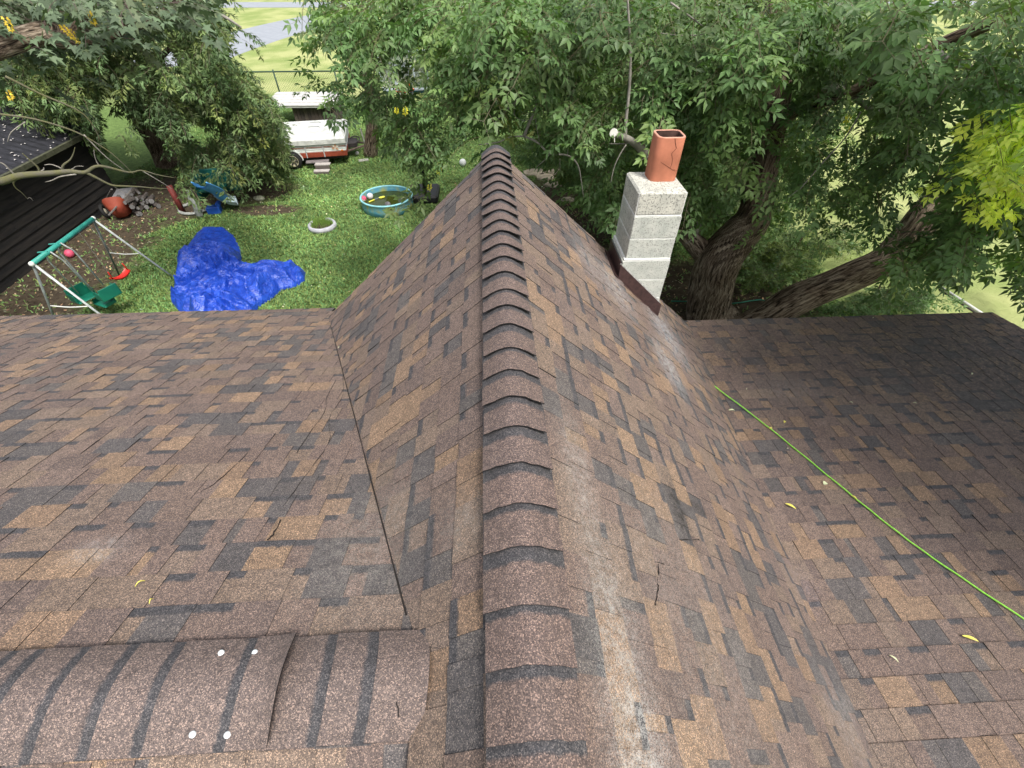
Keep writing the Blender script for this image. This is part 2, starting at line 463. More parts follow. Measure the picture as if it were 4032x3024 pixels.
mb.add([(-1.5, 3.55, -2.4), (1.9, 3.6, -2.4), (1.9, 3.6, -1.95), (0, 3.5, -.2), (-1.5, 3.55, -1.6), (-1.5, 3.4, -2.4), (1.9, 3.45, -2.4), (1.9, 3.45, -1.95), (0, 3.35, -.2), (-1.5, 3.4, -1.6)],
       [(0, 1, 2, 3, 4), (9, 8, 7, 6, 5)])
mb.build('wall', mat('cream_siding', (.6, .57, .5), .6, .05, 3), house, center=(0, 0, GZ))

# ------------------------------------------------------------------ ridge caps
def cap_profile(t, w, a=.055):
    x = w * t
    return x, a - sqrt(a * a + (TG * x) ** 2)
CAPT = [(.138, .104, .092), (.142, .106, .094), (.134, .102, .092)]
def ridge_cap(y0, w=.114, lift=.012, le=.012, col=None, length=.30, yaw=0.0):
    nx, ny = 20, 5; vs = []; fs = []; ts = []; bd = []
    col = col or rnd.choice(CAPT); kk = rnd.uniform(.96, 1.05); col = tuple(c * kk for c in col)
    jl, jr = rnd.uniform(.4, 1.5), rnd.uniform(.4, 1.5)
    for layer in (0, 1):
        for j in range(ny + 1):
            v = j / ny; y = y0 + length * v
            for i in range(nx + 1):
                t = -1 + 2 * i / nx; x, z = cap_profile(t, w)
                lf = max(0, 1 - v * 1.9) ** 1.3
                up = .032 + lift * lf + le * lf * abs(t) ** 2 * (jl if t < 0 else jr) - .006 * v
                vs.append((x + .004 + yaw * v, y + .004 * mnoise.noise(Vector((i * .4, y0 * 7, 1))), -.03 + z + up - layer * .0045))
    def I(l, j, i): return l * (ny + 1) * (nx + 1) + j * (nx + 1) + i
    for j in range(ny):
        for i in range(nx):
            fs.append((I(0, j, i), I(0, j, i + 1), I(0, j + 1, i + 1), I(0, j + 1, i))); ts.append((*col, 1))
            for (jj) in (j, j, j + 1, j + 1):
                vv = jj / ny * length / E                # 0 front .. 1 under the next cap's edge
                bd.append((1.0, 1.03 - vv))
    for j in range(ny):
        for i in range(nx):
            fs.append((I(1, j, i), I(1, j + 1, i), I(1, j + 1, i + 1), I(1, j, i + 1))); ts.append(EDGE); bd += [(0, 1)] * 4
    for i in range(nx):
        fs.append((I(0, 0, i), I(1, 0, i), I(1, 0, i + 1), I(0, 0, i + 1))); ts.append(EDGE); bd += [(0, 1)] * 4
    for j in range(ny):
        for i in (0, nx):
            fs.append((I(0, j, i), I(0, j + 1, i), I(1, j + 1, i), I(1, j, i))); ts.append(EDGE); bd += [(0, 1)] * 4
    return mesh('ridge_cap', vs, fs, SH, house, True, smooth=False, tints=ts, band=bd)
n = -5
for n in range(-6, 26):
    ridge_cap(n * E + rnd.uniform(-.009, .009), w=.114 + rnd.uniform(-.003, .003), lift=.010 + rnd.uniform(0, .006), le=.010 + rnd.uniform(0, .01), length=.30 if n < 24 else 3.78 - n * E)
# caps on the main ridge, left
ex = [-1.86, -1.73, -1.60, -1.466, -1.391, -1.26, -1.121, -.985, -.773, -.66, -.539, -.416]
def main_cap(x0, x1, ylift, col, liftL=.008, liftR=0.0, z0=.0, slant=.05):
    nx, ny = 4, 12; vs = []; fs = []; ts = []; bd = []
    w = .145
    for layer in (0, 1):
        for i in range(nx + 1):
            u = i / nx
            for j in range(ny + 1):
                t = -1 + 2 * j / ny; y = w * t
                z = .03 - sqrt(.03 ** 2 + (TM * y) ** 2) + .032 * (1 - t * t)
                bow = -.018 * t * t - (.018 if t > 0 else 0) * t
                x = x0 + (x1 - x0) * u + (slant * t * .35 + bow * -.6 if False else -.022 * t * t)
                up = .017 + z0 + liftL * (1 - u) ** 2 + liftR * u * u * (1 - .4 * t * t)
                vs.append((x, YR + y * cm, zl(YR) + z + up - layer * .005))
    def I(l, i, j): return l * (nx + 1) * (ny + 1) + i * (ny + 1) + j
    for i in range(nx):
        for j in range(ny):
            fs.append((I(0, i, j), I(0, i + 1, j), I(0, i + 1, j + 1), I(0, i, j + 1))); ts.append((*col, 1))
            vv = [1 - i / nx, 1 - (i + 1) / nx, 1 - (i + 1) / nx, 1 - i / nx]
            bd += [(ylift, (v * (x1 - x0) - .031) / E - .02) for v in vv]
    for i in range(nx):
        for j in range(ny):
            fs.append((I(1, i, j), I(1, i, j + 1), I(1, i + 1, j + 1), I(1, i + 1, j))); ts.append(EDGE); bd += [(0, 1)] * 4
    for j in range(ny):
        for i in (0, nx): fs.append((I(0, i, j), I(0, i, j + 1), I(1, i, j + 1), I(1, i, j))); ts.append(EDGE); bd += [(0, 1)] * 4
    for i in range(nx):
        for j in (0, ny): fs.append((I(0, i, j), I(0, i + 1, j), I(1, i + 1, j), I(1, i, j))); ts.append(EDGE); bd += [(0, 1)] * 4
    return mesh('ridge_cap', vs, fs, SH, house, True, tints=ts, band=bd)
for k in range(len(ex) - 1):
    a, b_ = ex[k], ex[k + 1]
    kk = rnd.uniform(.97, 1.06); c = tuple(v * kk for v in (.150, .119, .108))
    if k == 8: main_cap(a, b_ + .004, 0.0, c, .008, .050, .006)          # the loose piece whose right edge stands up
    else: main_cap(a - (.04 if k == 9 else 0), b_ + .03, 1.0, c, -.010 if k == 9 else .008, 0, -.003 if k == 9 else .001 * (k % 2))
main_cap(-.416, -.27, 0.0, (.152, .12, .108), .008, 0, 0)
SEAL = mat('white_sealant', (.75, .8, .8), .4, .1, 50)
for (px, py) in ((870, 2570), (1003, 2569), (757, 2891), (894, 2893)):
    q = gz(px, py, zl(YR) - .012 if py < 2700 else zl(YR) - .014); q = gz(px, py, zl(YR) + (.034 if px > 1000 else .024 if px > 860 else .020))
    mb = MB(); mb.lathe((q.x, q.y, q.z - .004), [(.0085, 0), (.008, .006), (.004, .009), (.0003, .0095)], 9); mb.build('nail_head', SEAL, house, smooth=True)

# cracks where the left valley shingles buckle
CRK = mat('open_crack', (.02, .016, .014), .9, .1, 20)
def crack(pts, plane, w=.004, name='crack'):
    mb = MB(); P3 = []
    for px, py in pts:
        d = ray(px, py)
        if plane == 'L': t = (ZM - TM * CP.y - CP.z) / (d.z + TM * d.y)
        elif plane == 'G': t = (-.03 - TG * CP.x - CP.z) / (d.z + TG * d.x)
        elif plane == 'R': t = (ZR - TR * CP.y - CP.z) / (d.z + TR * d.y)
        q = CP + d * t; P3.append(q + Vector((0, 0, .014)))
    P3 = smooth_path(P3, 5)
    P3 = [p + Vector((rnd.uniform(-.003, .003), rnd.uniform(-.003, .003), 0)) for p in P3]
    mb.tube(P3, [w * rnd.uniform(.2, .7) for _ in P3], 4); return mb.build(name, CRK, house)
mbv = MB()
vp_ = []
for k in range(26):
    xv = -(.36 + (1.66 - .36) * k / 25); zv = zg(xv); yv_ = (ZM - zv) / TM; vp_.append(Vector((xv - .012, yv_ - .02, zl(yv_ - .02) + .013 + .002 * mnoise.noise(Vector((k, 0, 0))))))
mbv.tube(vp_, [.0032 + .002 * mnoise.noise(Vector((k * .7, 3, 0))) for k in range(26)], 5)
mbv.build('valley_gap_shadow', CRK, house)  # dark tube laid along the cut edge as its shadow line
crack([(1325, 1500), (1290, 1570), (1280, 1630), (1230, 1700), (1170, 1790)], 'L', .0028)
crack([(1350, 1450), (1352, 1560), (1300, 1650), (1300, 1740), (1250, 1820), (1190, 1900), (1120, 2000)], 'L', .0028)
crack([(990, 1775), (940, 1830), (850, 1910), (800, 1940)], 'L', .003)
crack([(1110, 2050), (1080, 2110), (1060, 2130)], 'L', .005)
crack([(2590, 2225), (2585, 2290), (2588, 2330), (2575, 2390)], 'G', .006)
crack([(2585, 2222), (2615, 2228), (2645, 2232)], 'G', .004)
crack([(2660, 2130), (2700, 2130), (2750, 2128)], 'G', .004)
crack([(1580, 2560), (1570, 2650), (1565, 2740), (1572, 2830)], 'L', .003)

# ------------------------------------------------------------------ chimney
BLK = mat('concrete_block', (.47, .47, .43), .9, .12, 14, bump=.004, bscale=160)
BLKT = None
def block_mat(name, lo, hi, dark, amt):
    m = bpy.data.materials.new(name); n = nt(m); L = n.links.new
    out = mk(n, 'ShaderNodeOutputMaterial'); p = mk(n, 'ShaderNodeBsdfPrincipled'); p.inputs['Roughness'].default_value = .9
    g = mk(n, 'ShaderNodeNewGeometry')
    a = mk(n, 'ShaderNodeTexNoise'); a.inputs['Scale'].default_value = 10; a.inputs['Detail'].default_value = 6; L(g.outputs['Position'], a.inputs['Vector'])
    b = mk(n, 'ShaderNodeTexNoise'); b.inputs['Scale'].default_value = 85; b.inputs['Detail'].default_value = 4; L(g.outputs['Position'], b.inputs['Vector'])
    mr = mk(n, 'ShaderNodeMapRange'); mr.inputs['From Min'].default_value = .35; mr.inputs['From Max'].default_value = .65; L(a.outputs['Fac'], mr.inputs['Value'])
    mx = mk(n, 'ShaderNodeMix', data_type='RGBA'); mx.inputs['A'].default_value = (*lo, 1); mx.inputs['B'].default_value = (*hi, 1); L(mr.outputs[0], mx.inputs['Factor'])
    m2 = mk(n, 'ShaderNodeMapRange', interpolation_type='SMOOTHSTEP'); m2.inputs['From Min'].default_value = .58 - amt; m2.inputs['From Max'].default_value = .66 - amt; m2.inputs['To Max'].default_value = .75; L(b.outputs['Fac'], m2.inputs['Value'])
    mx2 = mk(n, 'ShaderNodeMix', data_type='RGBA'); L(m2.outputs[0], mx2.inputs['Factor']); L(mx.outputs['Result'], mx2.inputs['A']); mx2.inputs['B'].default_value = (*dark, 1)
    L(mx2.outputs['Result'], p.inputs['Base Color'])
    bp = mk(n, 'ShaderNodeBump'); bp.inputs['Distance'].default_value = .004; bp.inputs['Strength'].default_value = .7; L(b.outputs['Fac'], bp.inputs['Height']); L(bp.outputs[0], p.inputs['Normal'])
    L(p.outputs[0], out.inputs['Surface']); return m
B_TOP = block_mat('rough_block', (.42, .42, .37), (.56, .55, .48), (.16, .16, .145), .06)
B_LOW = block_mat('smooth_block', (.40, .42, .38), (.52, .53, .48), (.22, .225, .20), .035)
MORT = mat('mortar', (.66, .67, .64), .9, .1, 30, bump=.003)
CX, CY, CZ, BW, BD = 1.157, 3.498, -.287, .410, .45
mb = MB()
mb.box((CX + BW / 2, CY + BD / 2, CZ - .62), (BW - .012, BD - .012, 1.22))
for k in range(1, 6):
    o_ = .02 if k >= 3 else 0
    mb.box((CX + BW / 2 - o_ / 2, CY + BD / 2 - o_ / 3, CZ - .2032 * k), (BW - .006 + o_, BD - .006 + o_, .012 if k != 3 else .03), bev=.004)
chim = mb.build('chimney', MORT, house)
for k in range(6):
    o_ = .03 if k >= 3 else 0
    z1 = CZ - .2032 * k - (.004 if k else 0); z0 = CZ - .2032 * (k + 1) + .004
    mb = MB(); mb.box((CX + BW / 2 - o_ / 2 + .002 * (k % 2), CY + BD / 2 - o_ / 2, (z0 + z1) / 2), (BW + o_, BD, z1 - z0), bev=.016 if k == 0 else .005)
    mb.build('concrete_block', B_TOP if k in (0,) else B_LOW, chim)
# flue liner: rounded square clay tube
def flue_mat():
    m = mat('terracotta', (.42, .155, .09), .8, .25, 7, bump=.0015, bscale=120)
    return m
TERR = flue_mat()
SOOT = mat('sooty_clay', (.055, .03, .024), .95, .6, 18)
RIM = mat('flue_rim', (.55, .28, .2), .85, .15, 30)
fx0, fx1, fy0, fy1, fz0, fz1 = 1.300, 1.532, 3.712, 3.925, CZ - .05, .055
def rsq(x0, x1, y0, y1, r, n=6):
    o = []
    for (cx, cy, a) in ((x1 - r, y0 + r, -pi / 2), (x1 - r, y1 - r, 0), (x0 + r, y1 - r, pi / 2), (x0 + r, y0 + r, pi)):
        for k in range(n + 1): b = a + pi / 2 * k / n; o.append((cx + r * cos(b), cy + r * sin(b)))
    return o
A = rsq(fx0, fx1, fy0, fy1, .055); Bq = rsq(fx0 + .018, fx1 - .018, fy0 + .018, fy1 - .018, .04); n = len(A)
rows = [(A, fz0), (A, -.1), (A, fz1 - .004), ([(x + (Bq[i][0] - x) * .2, y + (Bq[i][1] - y) * .2) for i, (x, y) in enumerate(A)], fz1), ([(x + (Bq[i][0] - x) * .85, y + (Bq[i][1] - y) * .85) for i, (x, y) in enumerate(A)], fz1), (Bq, fz1 - .004), (Bq, fz0)]
vs = [(x, y, z + (.004 * mnoise.noise(Vector((x * 30, y * 30, 0))) if z > 0 else 0)) for Rw, z in rows for x, y in Rw]
fs = []; mi = []
for i in range(len(rows) - 1):
    for k in range(n):
        fs.append((i * n + k, i * n + (k + 1) % n, (i + 1) * n + (k + 1) % n, (i + 1) * n + k)); mi.append([0, 0, 2, 2, 2, 1][i])
o = mesh('flue_liner', vs, fs, [TERR, SOOT, RIM], chim); o.data.polygons.foreach_set('material_index', mi)
o.data.polygons.foreach_set('use_smooth', [q in (0, 1) for q in mi])
# crack in the flue
def on_front(px, py): q = gy(px, py, fy0 - .001); return q
CL = mat('dark_crack', (.09, .028, .018), .9, .1, 5)
mb = MB(); mb.tube([on_front(*p) for p in ((2658, 545), (2660, 565), (2664, 583), (2645, 604), (2648, 628), (2645, 648), (2637, 664))], [.0022, .002, .0018, .0018, .0016, .0016, .0012], 4); mb.build('crack', CL, chim)
mb = MB(); mb.tube([on_front(*p) for p in ((2600, 638), (2620, 650), (2637, 662), (2650, 669), (2668, 671))], [.0006, .0012, .0016, .0016, .001], 4); mb.build('crack', CL, chim)
mb = MB(); mb.tube([gz(2601 + i * 2.0 + rnd.uniform(-2, 2), 716 + 6 * i, CZ + .001) for i in range(7)], .0009, 4); mb.build('crack', mat('hairline', (.15, .15, .13), .9), chim)
# flashing
FLM = mat('brown_flashing', (.052, .028, .026), .45, .35, 25, bump=.003, bscale=30, spec=.5)
def fl_piece(name, q, t, parent):
    q = [Vector(v) for v in q]; N = (q[1] - q[0]).cross(q[3] - q[0]).normalized() * t
    mb = MB(); mb.add(q + [v + N for v in q], [(0, 1, 2, 3), (7, 6, 5, 4), (0, 4, 5, 1), (1, 5, 6, 2), (2, 6, 7, 3), (3, 7, 4, 0)]); return mb.build(name, FLM, parent)
xa, xb, yf = CX - .05, CX + BW + .02, CY - .045
fl_piece('flashing', [(xa, yf, zg(xa) + .005), (xb, yf, zg(xb) + .005), (xb, yf + .006, zg(xb) + .15), (xa, yf + .006, zg(xa) + .15)], .004, chim)
fl_piece('flashing', [(xa - .012, yf - .03, zg(xa) + .020), (xb, yf - .03, zg(xb) + .014), (xb, yf + .002, zg(xb) + .018), (xa - .012, yf + .002, zg(xa) + .024)], -.004, chim)
fl_piece('flashing', [(xa, yf, zg(xa) + .01), (xa, CY + .43, zg(xa) + .01), (xa + .006, CY + .43, zg(xa) + .15), (xa + .006, yf, zg(xa) + .15)], .004, chim)
fl_piece('flashing', [(xa - .04, yf - .02, zg(xa - .04) + .02), (xa - .04, CY + .43, zg(xa - .04) + .02), (xa, CY + .43, zg(xa) + .024), (xa, yf - .02, zg(xa) + .024)], .004, chim)
mb = MB()
mb.box((CX + BW / 2, yf + .022, 0), (.001, .001, .001))
mb = MB()
for (x0, x1) in ((xa + .003, xb - .01),):
    pts = [Vector((lerp(x0, x1, t / 12), yf + .02 + rnd.uniform(-.004, .004), zg(lerp(x0, x1, t / 12)) + .15)) for t in range(13)]
    mb.tube(pts, [.012 * rnd.uniform(.6, 1.3) for _ in pts], 5)
mb.build('sealant_bead', mat('grey_sealant', (.3, .3, .28), .8, .5, 40, bump=.003), chim)

# ------------------------------------------------------------------ ground
def ground_mat():
    m = bpy.data.materials.new('lawn'); n = nt(m); L = n.links.new
    out = mk(n, 'ShaderNodeOutputMaterial'); p = mk(n, 'ShaderNodeBsdfPrincipled'); p.inputs['Roughness'].default_value = .95; p.inputs['Specular IOR Level'].default_value = .1
    g = mk(n, 'ShaderNodeNewGeometry'); s = mk(n, 'ShaderNodeSeparateXYZ'); L(g.outputs['Position'], s.inputs[0])
    a = mk(n, 'ShaderNodeTexNoise'); a.inputs['Scale'].default_value = 9; a.inputs['Detail'].default_value = 8; a.inputs['Roughness'].default_value = .7; L(g.outputs['Position'], a.inputs['Vector'])
    b = mk(n, 'ShaderNodeTexNoise'); b.inputs['Scale'].default_value = .55; b.inputs['Detail'].default_value = 5; L(g.outputs['Position'], b.inputs['Vector'])
    cr = mk(n, 'ShaderNodeValToRGB'); e = cr.color_ramp.elements
    e[0].position = .3; e[0].color = (.055, .095, .028, 1); e[1].position = .7; e[1].color = (.17, .25, .075, 1)
    L(a.outputs['Fac'], cr.inputs[0])
    # far field and right lawn: sunlit brightness painted into a yellower grass colour
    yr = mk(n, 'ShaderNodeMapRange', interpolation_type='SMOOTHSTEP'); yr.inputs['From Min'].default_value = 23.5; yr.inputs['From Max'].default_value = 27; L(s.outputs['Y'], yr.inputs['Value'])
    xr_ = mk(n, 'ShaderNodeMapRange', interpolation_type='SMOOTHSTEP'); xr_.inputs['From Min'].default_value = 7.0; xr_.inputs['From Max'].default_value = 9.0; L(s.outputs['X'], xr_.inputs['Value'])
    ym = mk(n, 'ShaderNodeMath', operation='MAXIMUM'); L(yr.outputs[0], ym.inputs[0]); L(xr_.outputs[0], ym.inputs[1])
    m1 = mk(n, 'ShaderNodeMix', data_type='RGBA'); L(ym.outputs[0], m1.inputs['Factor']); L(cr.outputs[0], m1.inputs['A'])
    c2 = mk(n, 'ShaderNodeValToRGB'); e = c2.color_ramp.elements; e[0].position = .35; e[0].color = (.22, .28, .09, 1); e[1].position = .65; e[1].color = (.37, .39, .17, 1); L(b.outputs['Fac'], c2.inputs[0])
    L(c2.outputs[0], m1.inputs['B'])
    # bare soil: a strip along the black shed, worn ground round the play set, litter under the big trees
    def blob(c, sc):
        sb = mk(n, 'ShaderNodeVectorMath', operation='SUBTRACT'); L(g.outputs['Position'], sb.inputs[0]); sb.inputs[1].default_value = c
        ml = mk(n, 'ShaderNodeVectorMath', operation='MULTIPLY'); L(sb.outputs[0], ml.inputs[0]); ml.inputs[1].default_value = sc
        ln = mk(n, 'ShaderNodeVectorMath', operation='LENGTH'); L(ml.outputs[0], ln.inputs[0]); return ln.outputs['Value']
    cur = None
    nb = mk(n, 'ShaderNodeMath', operation='MULTIPLY_ADD'); L(a.outputs['Fac'], nb.inputs[0]); nb.inputs[1].default_value = 1.1; nb.inputs[2].default_value = -.55
    for c, sc in (((-10.6, 9.0, GZ), (.5, .13, 0)), ((-10.0, 14.0, GZ), (.42, .42, 0)), ((-8.4, 14.4, GZ), (.4, .9, 0)), ((4.0, 8.0, GZ), (.30, .5, 0)), ((1.0, 12, GZ), (.35, .3, 0)), ((-6.6, 13.1, GZ), (.9, 2.6, 0))):
        v = blob(c, sc); ad = mk(n, 'ShaderNodeMath', operation='ADD'); L(v, ad.inputs[0]); L(nb.outputs[0], ad.inputs[1])
        r_ = mk(n, 'ShaderNodeMapRange', interpolation_type='SMOOTHSTEP'); r_.inputs['From Min'].default_value = 1.15; r_.inputs['From Max'].default_value = .7; L(ad.outputs[0], r_.inputs['Value'])
        if cur is None: cur = r_.outputs[0]
        else:
            mx = mk(n, 'ShaderNodeMath', operation='MAXIMUM'); L(cur, mx.inputs[0]); L(r_.outputs[0], mx.inputs[1]); cur = mx.outputs[0]
    c3 = mk(n, 'ShaderNodeValToRGB'); e = c3.color_ramp.elements; e[0].position = .3; e[0].color = (.035, .026, .018, 1); e[1].position = .75; e[1].color = (.12, .095, .065, 1); L(a.outputs['Fac'], c3.inputs[0])
    m2 = mk(n, 'ShaderNodeMix', data_type='RGBA'); L(cur, m2.inputs['Factor']); L(m1.outputs['Result'], m2.inputs['A']); L(c3.outputs[0], m2.inputs['B'])
    L(m2.outputs['Result'], p.inputs['Base Color'])
    bp = mk(n, 'ShaderNodeBump'); bp.inputs['Distance'].default_value = .05; L(a.outputs['Fac'], bp.inputs['Height']); L(bp.outputs[0], p.inputs['Normal'])
    L(p.outputs[0], out.inputs['Surface']); return m
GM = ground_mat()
gs = []; gf = []
g1 = 60
xs = [-300, -150, -80, -50] + [-40 + 2 * i for i in range(36)] + [50, 100, 300]
ys = [-300, -50, -10, 0] + [2 * i for i in range(1, 31)] + [80, 120, 200, 400]
for y in ys:
    for x in xs: gs.append((x, y, GZ + (.05 * mnoise.noise(Vector((x * .3, y * .3, 0))) - .05 if 20 < y < 60 and False else 0)))
for j in range(len(ys) - 1):
    for i in range(len(xs) - 1): a = j * len(xs) + i; gf.append((a, a + 1, a + 1 + len(xs), a + len(xs)))
tag(mesh('ground', gs, gf, GM, None, (0, 0, GZ)), 'green lawn with worn soil patches and a field coloured sunlit yellow beyond the fence', None, None, 'structure')
def in_soil(x, y):
    for c, sc in (((-10.6, 9.0), (.5, .13)), ((-10.0, 14.0), (.42, .42)), ((-8.4, 14.4), (.4, .9)), ((4.0, 8.0), (.30, .5)), ((1.0, 12), (.35, .3)), ((-6.6, 13.1), (.9, 2.6))):
        d = hypot((x - c[0]) * sc[0], (y - c[1]) * sc[1]) + .5 * mnoise.noise(Vector((x * 2, y * 2, 0)))
        if d < .95: return True
    return False
# road
RD = mat('road_asphalt', (.27, .29, .32), .9, .1, 2)
def strip(name, pts, w, m, z=.006, label=None, kind='structure'):
    pts = [Vector((p[0], p[1], 0)) for p in pts]; vs = []; fs = []
    for i, p in enumerate(pts):
        t = (pts[min(i + 1, len(pts) - 1)] - pts[max(i - 1, 0)]).normalized(); nn_ = Vector((-t.y, t.x, 0))
        for s in (-1, 1): q = p + nn_ * w / 2 * s; vs.append((q.x, q.y, GZ + z))
    for i in range(len(pts) - 1): fs.append((2 * i, 2 * i + 1, 2 * i + 3, 2 * i + 2))
    return tag(mesh(name, vs, fs, m), label, None, None, kind)
r0, r1, r2 = gz(640, 262), gz(1010, 125), gz(1330, 62)
bz = [r0 * (1 - t) ** 2 + r1 * 2 * t * (1 - t) + r2 * t * t for t in [k / 14 for k in range(15)]]
strip('road', bz, 5.5, RD, label='pale curved asphalt road beyond the yellow field')
q0, q1 = gz(900, 22), gz(1150, 12)
strip('far_road', [(q0.x - 80, q0.y), (q0.x + 160, q0.y + 2)], 5, RD, .012, label='far pale road crossing behind the field')
# grass tufts and clover: one mass nobody could count
def scatter_tufts(name, m, n, region, hmin, hmax, wmin, wmax, soil=False, blades=3, flat=.6, seed=3):
    rg = np.random.default_rng(seed); V = []; got = 0
    P = []
    while len(P) < n:
        x = rg.uniform(region[0], region[1]); y = rg.uniform(region[2], region[3])
        pr = proj((x, y, GZ))
        if pr is None or not (-60 < pr[0] < W + 60 and -60 < pr[1] < 1330): continue
        if rg.random() > min(1, 130 / pr[2] ** 2): continue
        if in_soil(x, y) != soil and rg.random() < .93: continue
        P.append((x, y))
    P = np.array(P); N = len(P)
    base = np.repeat(P, blades, 0); N3 = len(base)
    an = rg.uniform(0, 2 * pi, N3); ln = rg.uniform(hmin, hmax, N3); wd = rg.uniform(wmin, wmax, N3); el = rg.uniform(.3, 1.3, N3) * (1 - flat) + flat * rg.uniform(.0, .5, N3)
    off = rg.normal(0, .02, (N3, 2)); bx = base[:, 0] + off[:, 0]; by = base[:, 1] + off[:, 1]
    dx, dy = np.cos(an), np.sin(an)
    vs = np.zeros((N3, 4, 3))
    vs[:, 0] = np.c_[bx - dy * wd / 2, by + dx * wd / 2, np.full(N3, GZ) + .004]
    vs[:, 1] = np.c_[bx + dy * wd / 2, by - dx * wd / 2, np.full(N3, GZ) + .004]
    tx = bx + dx * ln * np.cos(el); ty = by + dy * ln * np.cos(el); tz = GZ + .01 + ln * np.sin(el)
    vs[:, 2] = np.c_[tx + dy * wd * .3, ty - dx * wd * .3, tz]; vs[:, 3] = np.c_[tx - dy * wd * .3, ty + dx * wd * .3, tz]
    me = bpy.data.meshes.new(name); me.vertices.add(N3 * 4); me.vertices.foreach_set('co', vs.ravel())
    me.loops.add(N3 * 4); me.loops.foreach_set('vertex_index', np.arange(N3 * 4)); me.polygons.add(N3); me.polygons.foreach_set('loop_start', np.arange(N3) * 4); me.polygons.foreach_set('loop_total', np.full(N3, 4))
    a = me.attributes.new('tint', 'FLOAT_COLOR', 'FACE'); k = rg.uniform(.55, 1.5, N3); hue = rg.uniform(-.25, .35, N3)
    patch = np.array([mnoise.noise(Vector((x * .9, y * .9, 3))) for x, y in P]); patch = np.repeat(patch, blades)
    k *= 1 + .7 * patch
    a.data.foreach_set('color', np.c_[k * (1 + hue), k, k * (1 - hue * .3), np.ones(N3)].astype(np.float32).ravel())
    me.materials.append(m); me.update(); me.validate()
    o = bpy.data.objects.new(name, me); COL.objects.link(o); return o
def leafy_mat(name, col, rough=.6, trans=.25, emis=0, spec=.25):
    m = bpy.data.materials.new(name); n = nt(m); L = n.links.new
    out = mk(n, 'ShaderNodeOutputMaterial'); p = mk(n, 'ShaderNodeBsdfPrincipled'); p.inputs['Roughness'].default_value = rough; p.inputs['Specular IOR Level'].default_value = spec
    a = mk(n, 'ShaderNodeAttribute', attribute_name='tint')
    mx = mk(n, 'ShaderNodeMix', data_type='RGBA', blend_type='MULTIPLY'); mx.inputs['Factor'].default_value = 1; mx.inputs['A'].default_value = (*col, 1); L(a.outputs['Color'], mx.inputs['B'])
    L(mx.outputs['Result'], p.inputs['Base Color'])
    if trans:
        t = mk(n, 'ShaderNodeBsdfTranslucent'); ms = mk(n, 'ShaderNodeMixShader'); ms.inputs[0].default_value = trans
        mt = mk(n, 'ShaderNodeMix', data_type='RGBA', blend_type='MULTIPLY'); mt.inputs['Factor'].default_value = 1; L(mx.outputs['Result'], mt.inputs['A']); mt.inputs['B'].default_value = (1.3, 1.5, .7, 1)
        L(mt.outputs['Result'], t.inputs['Color']); L(p.outputs[0], ms.inputs[1]); L(t.outputs[0], ms.inputs[2]); L(ms.outputs[0], out.inputs['Surface'])
    else: L(p.outputs[0], out.inputs['Surface'])
    return m
GR = leafy_mat('grass_blade', (.168, .275, .090), .7, .2)
o = scatter_tufts('grass', GR, 75000, (-12, 7.6, 5.5, 24), .03, .085, .012, .03, False, 3, .6)
tag(o, 'short green grass and clover covering the lawn', 'grass', None, 'stuff')
LT = leafy_mat('dry_leaf', (.30, .24, .15), .8, 0)
o = scatter_tufts('leaf_litter', LT, 2600, (-12, 7.5, 5.5, 16), .03, .06, .02, .045, True, 1, 1.0, 9)
tag(o, 'pale fallen leaves scattered over the bare soil', 'leaf litter', None, 'stuff')
PL_ = leafy_mat('pale_speck', (.55, .55, .34), .8, 0)
o = scatter_tufts('fallen_petals', PL_, 900, (-11, 3, 8, 20), .03, .05, .02, .04, False, 1, 1.0, 10)
tag(o, 'small pale fallen leaves dotted over the grass', 'fallen leaves', None, 'stuff')

# ------------------------------------------------------------------ black shed on the left
BLK_S = mat('black_siding', (.010, .010, .011), .75, .5, 5, stretch=(1, .3, 3), col2=(.030, .026, .023))
BLK_R = mat('dark_metal_roof', (.022, .022, .027), .55, .4, 6)
XW, YW0, YW1 = -11.1, 4.0, 13.95
shed = empty('black_shed', ((XW - 3), 9, GZ), 'low black board clad outbuilding with a dark ribbed roof beside the lawn', 'shed')
mb = MB(); mb.box((XW - 2.5, (YW0 + YW1) / 2, GZ + .95), (4.96, YW1 - YW0 - .06, 1.9)); mb.build('wall', BLK_S, shed)
nb = 9
for k in range(nb):                                    # long horizontal siding boards
    z0 = GZ + k * .205
    for a, b_ in ((YW0, 7.2 + .6 * (k % 2)), (7.2 + .6 * (k % 2), 10.9 - .5 * (k % 3)), (10.9 - .5 * (k % 3), YW1)):
        mb = MB(); q = [(XW + .030, a + .003, z0), (XW + .030, b_ - .003, z0), (XW + .006, b_ - .003, z0 + .212), (XW + .006, a + .003, z0 + .212)]
        mb.add(q + [(XW - .02, y, z) for _, y, z in q], [(0, 1, 2, 3), (1, 0, 4, 5), (0, 3, 7, 4), (2, 1, 5, 6)]); mb.build('board', BLK_S, shed)
for k in range(9):
    z0 = GZ + k * .205
    mb = MB(); mb.box((XW - 2.5, YW1 + .0, z0 + .1), (4.98, .03, .200)); mb.build('board', BLK_S, shed)
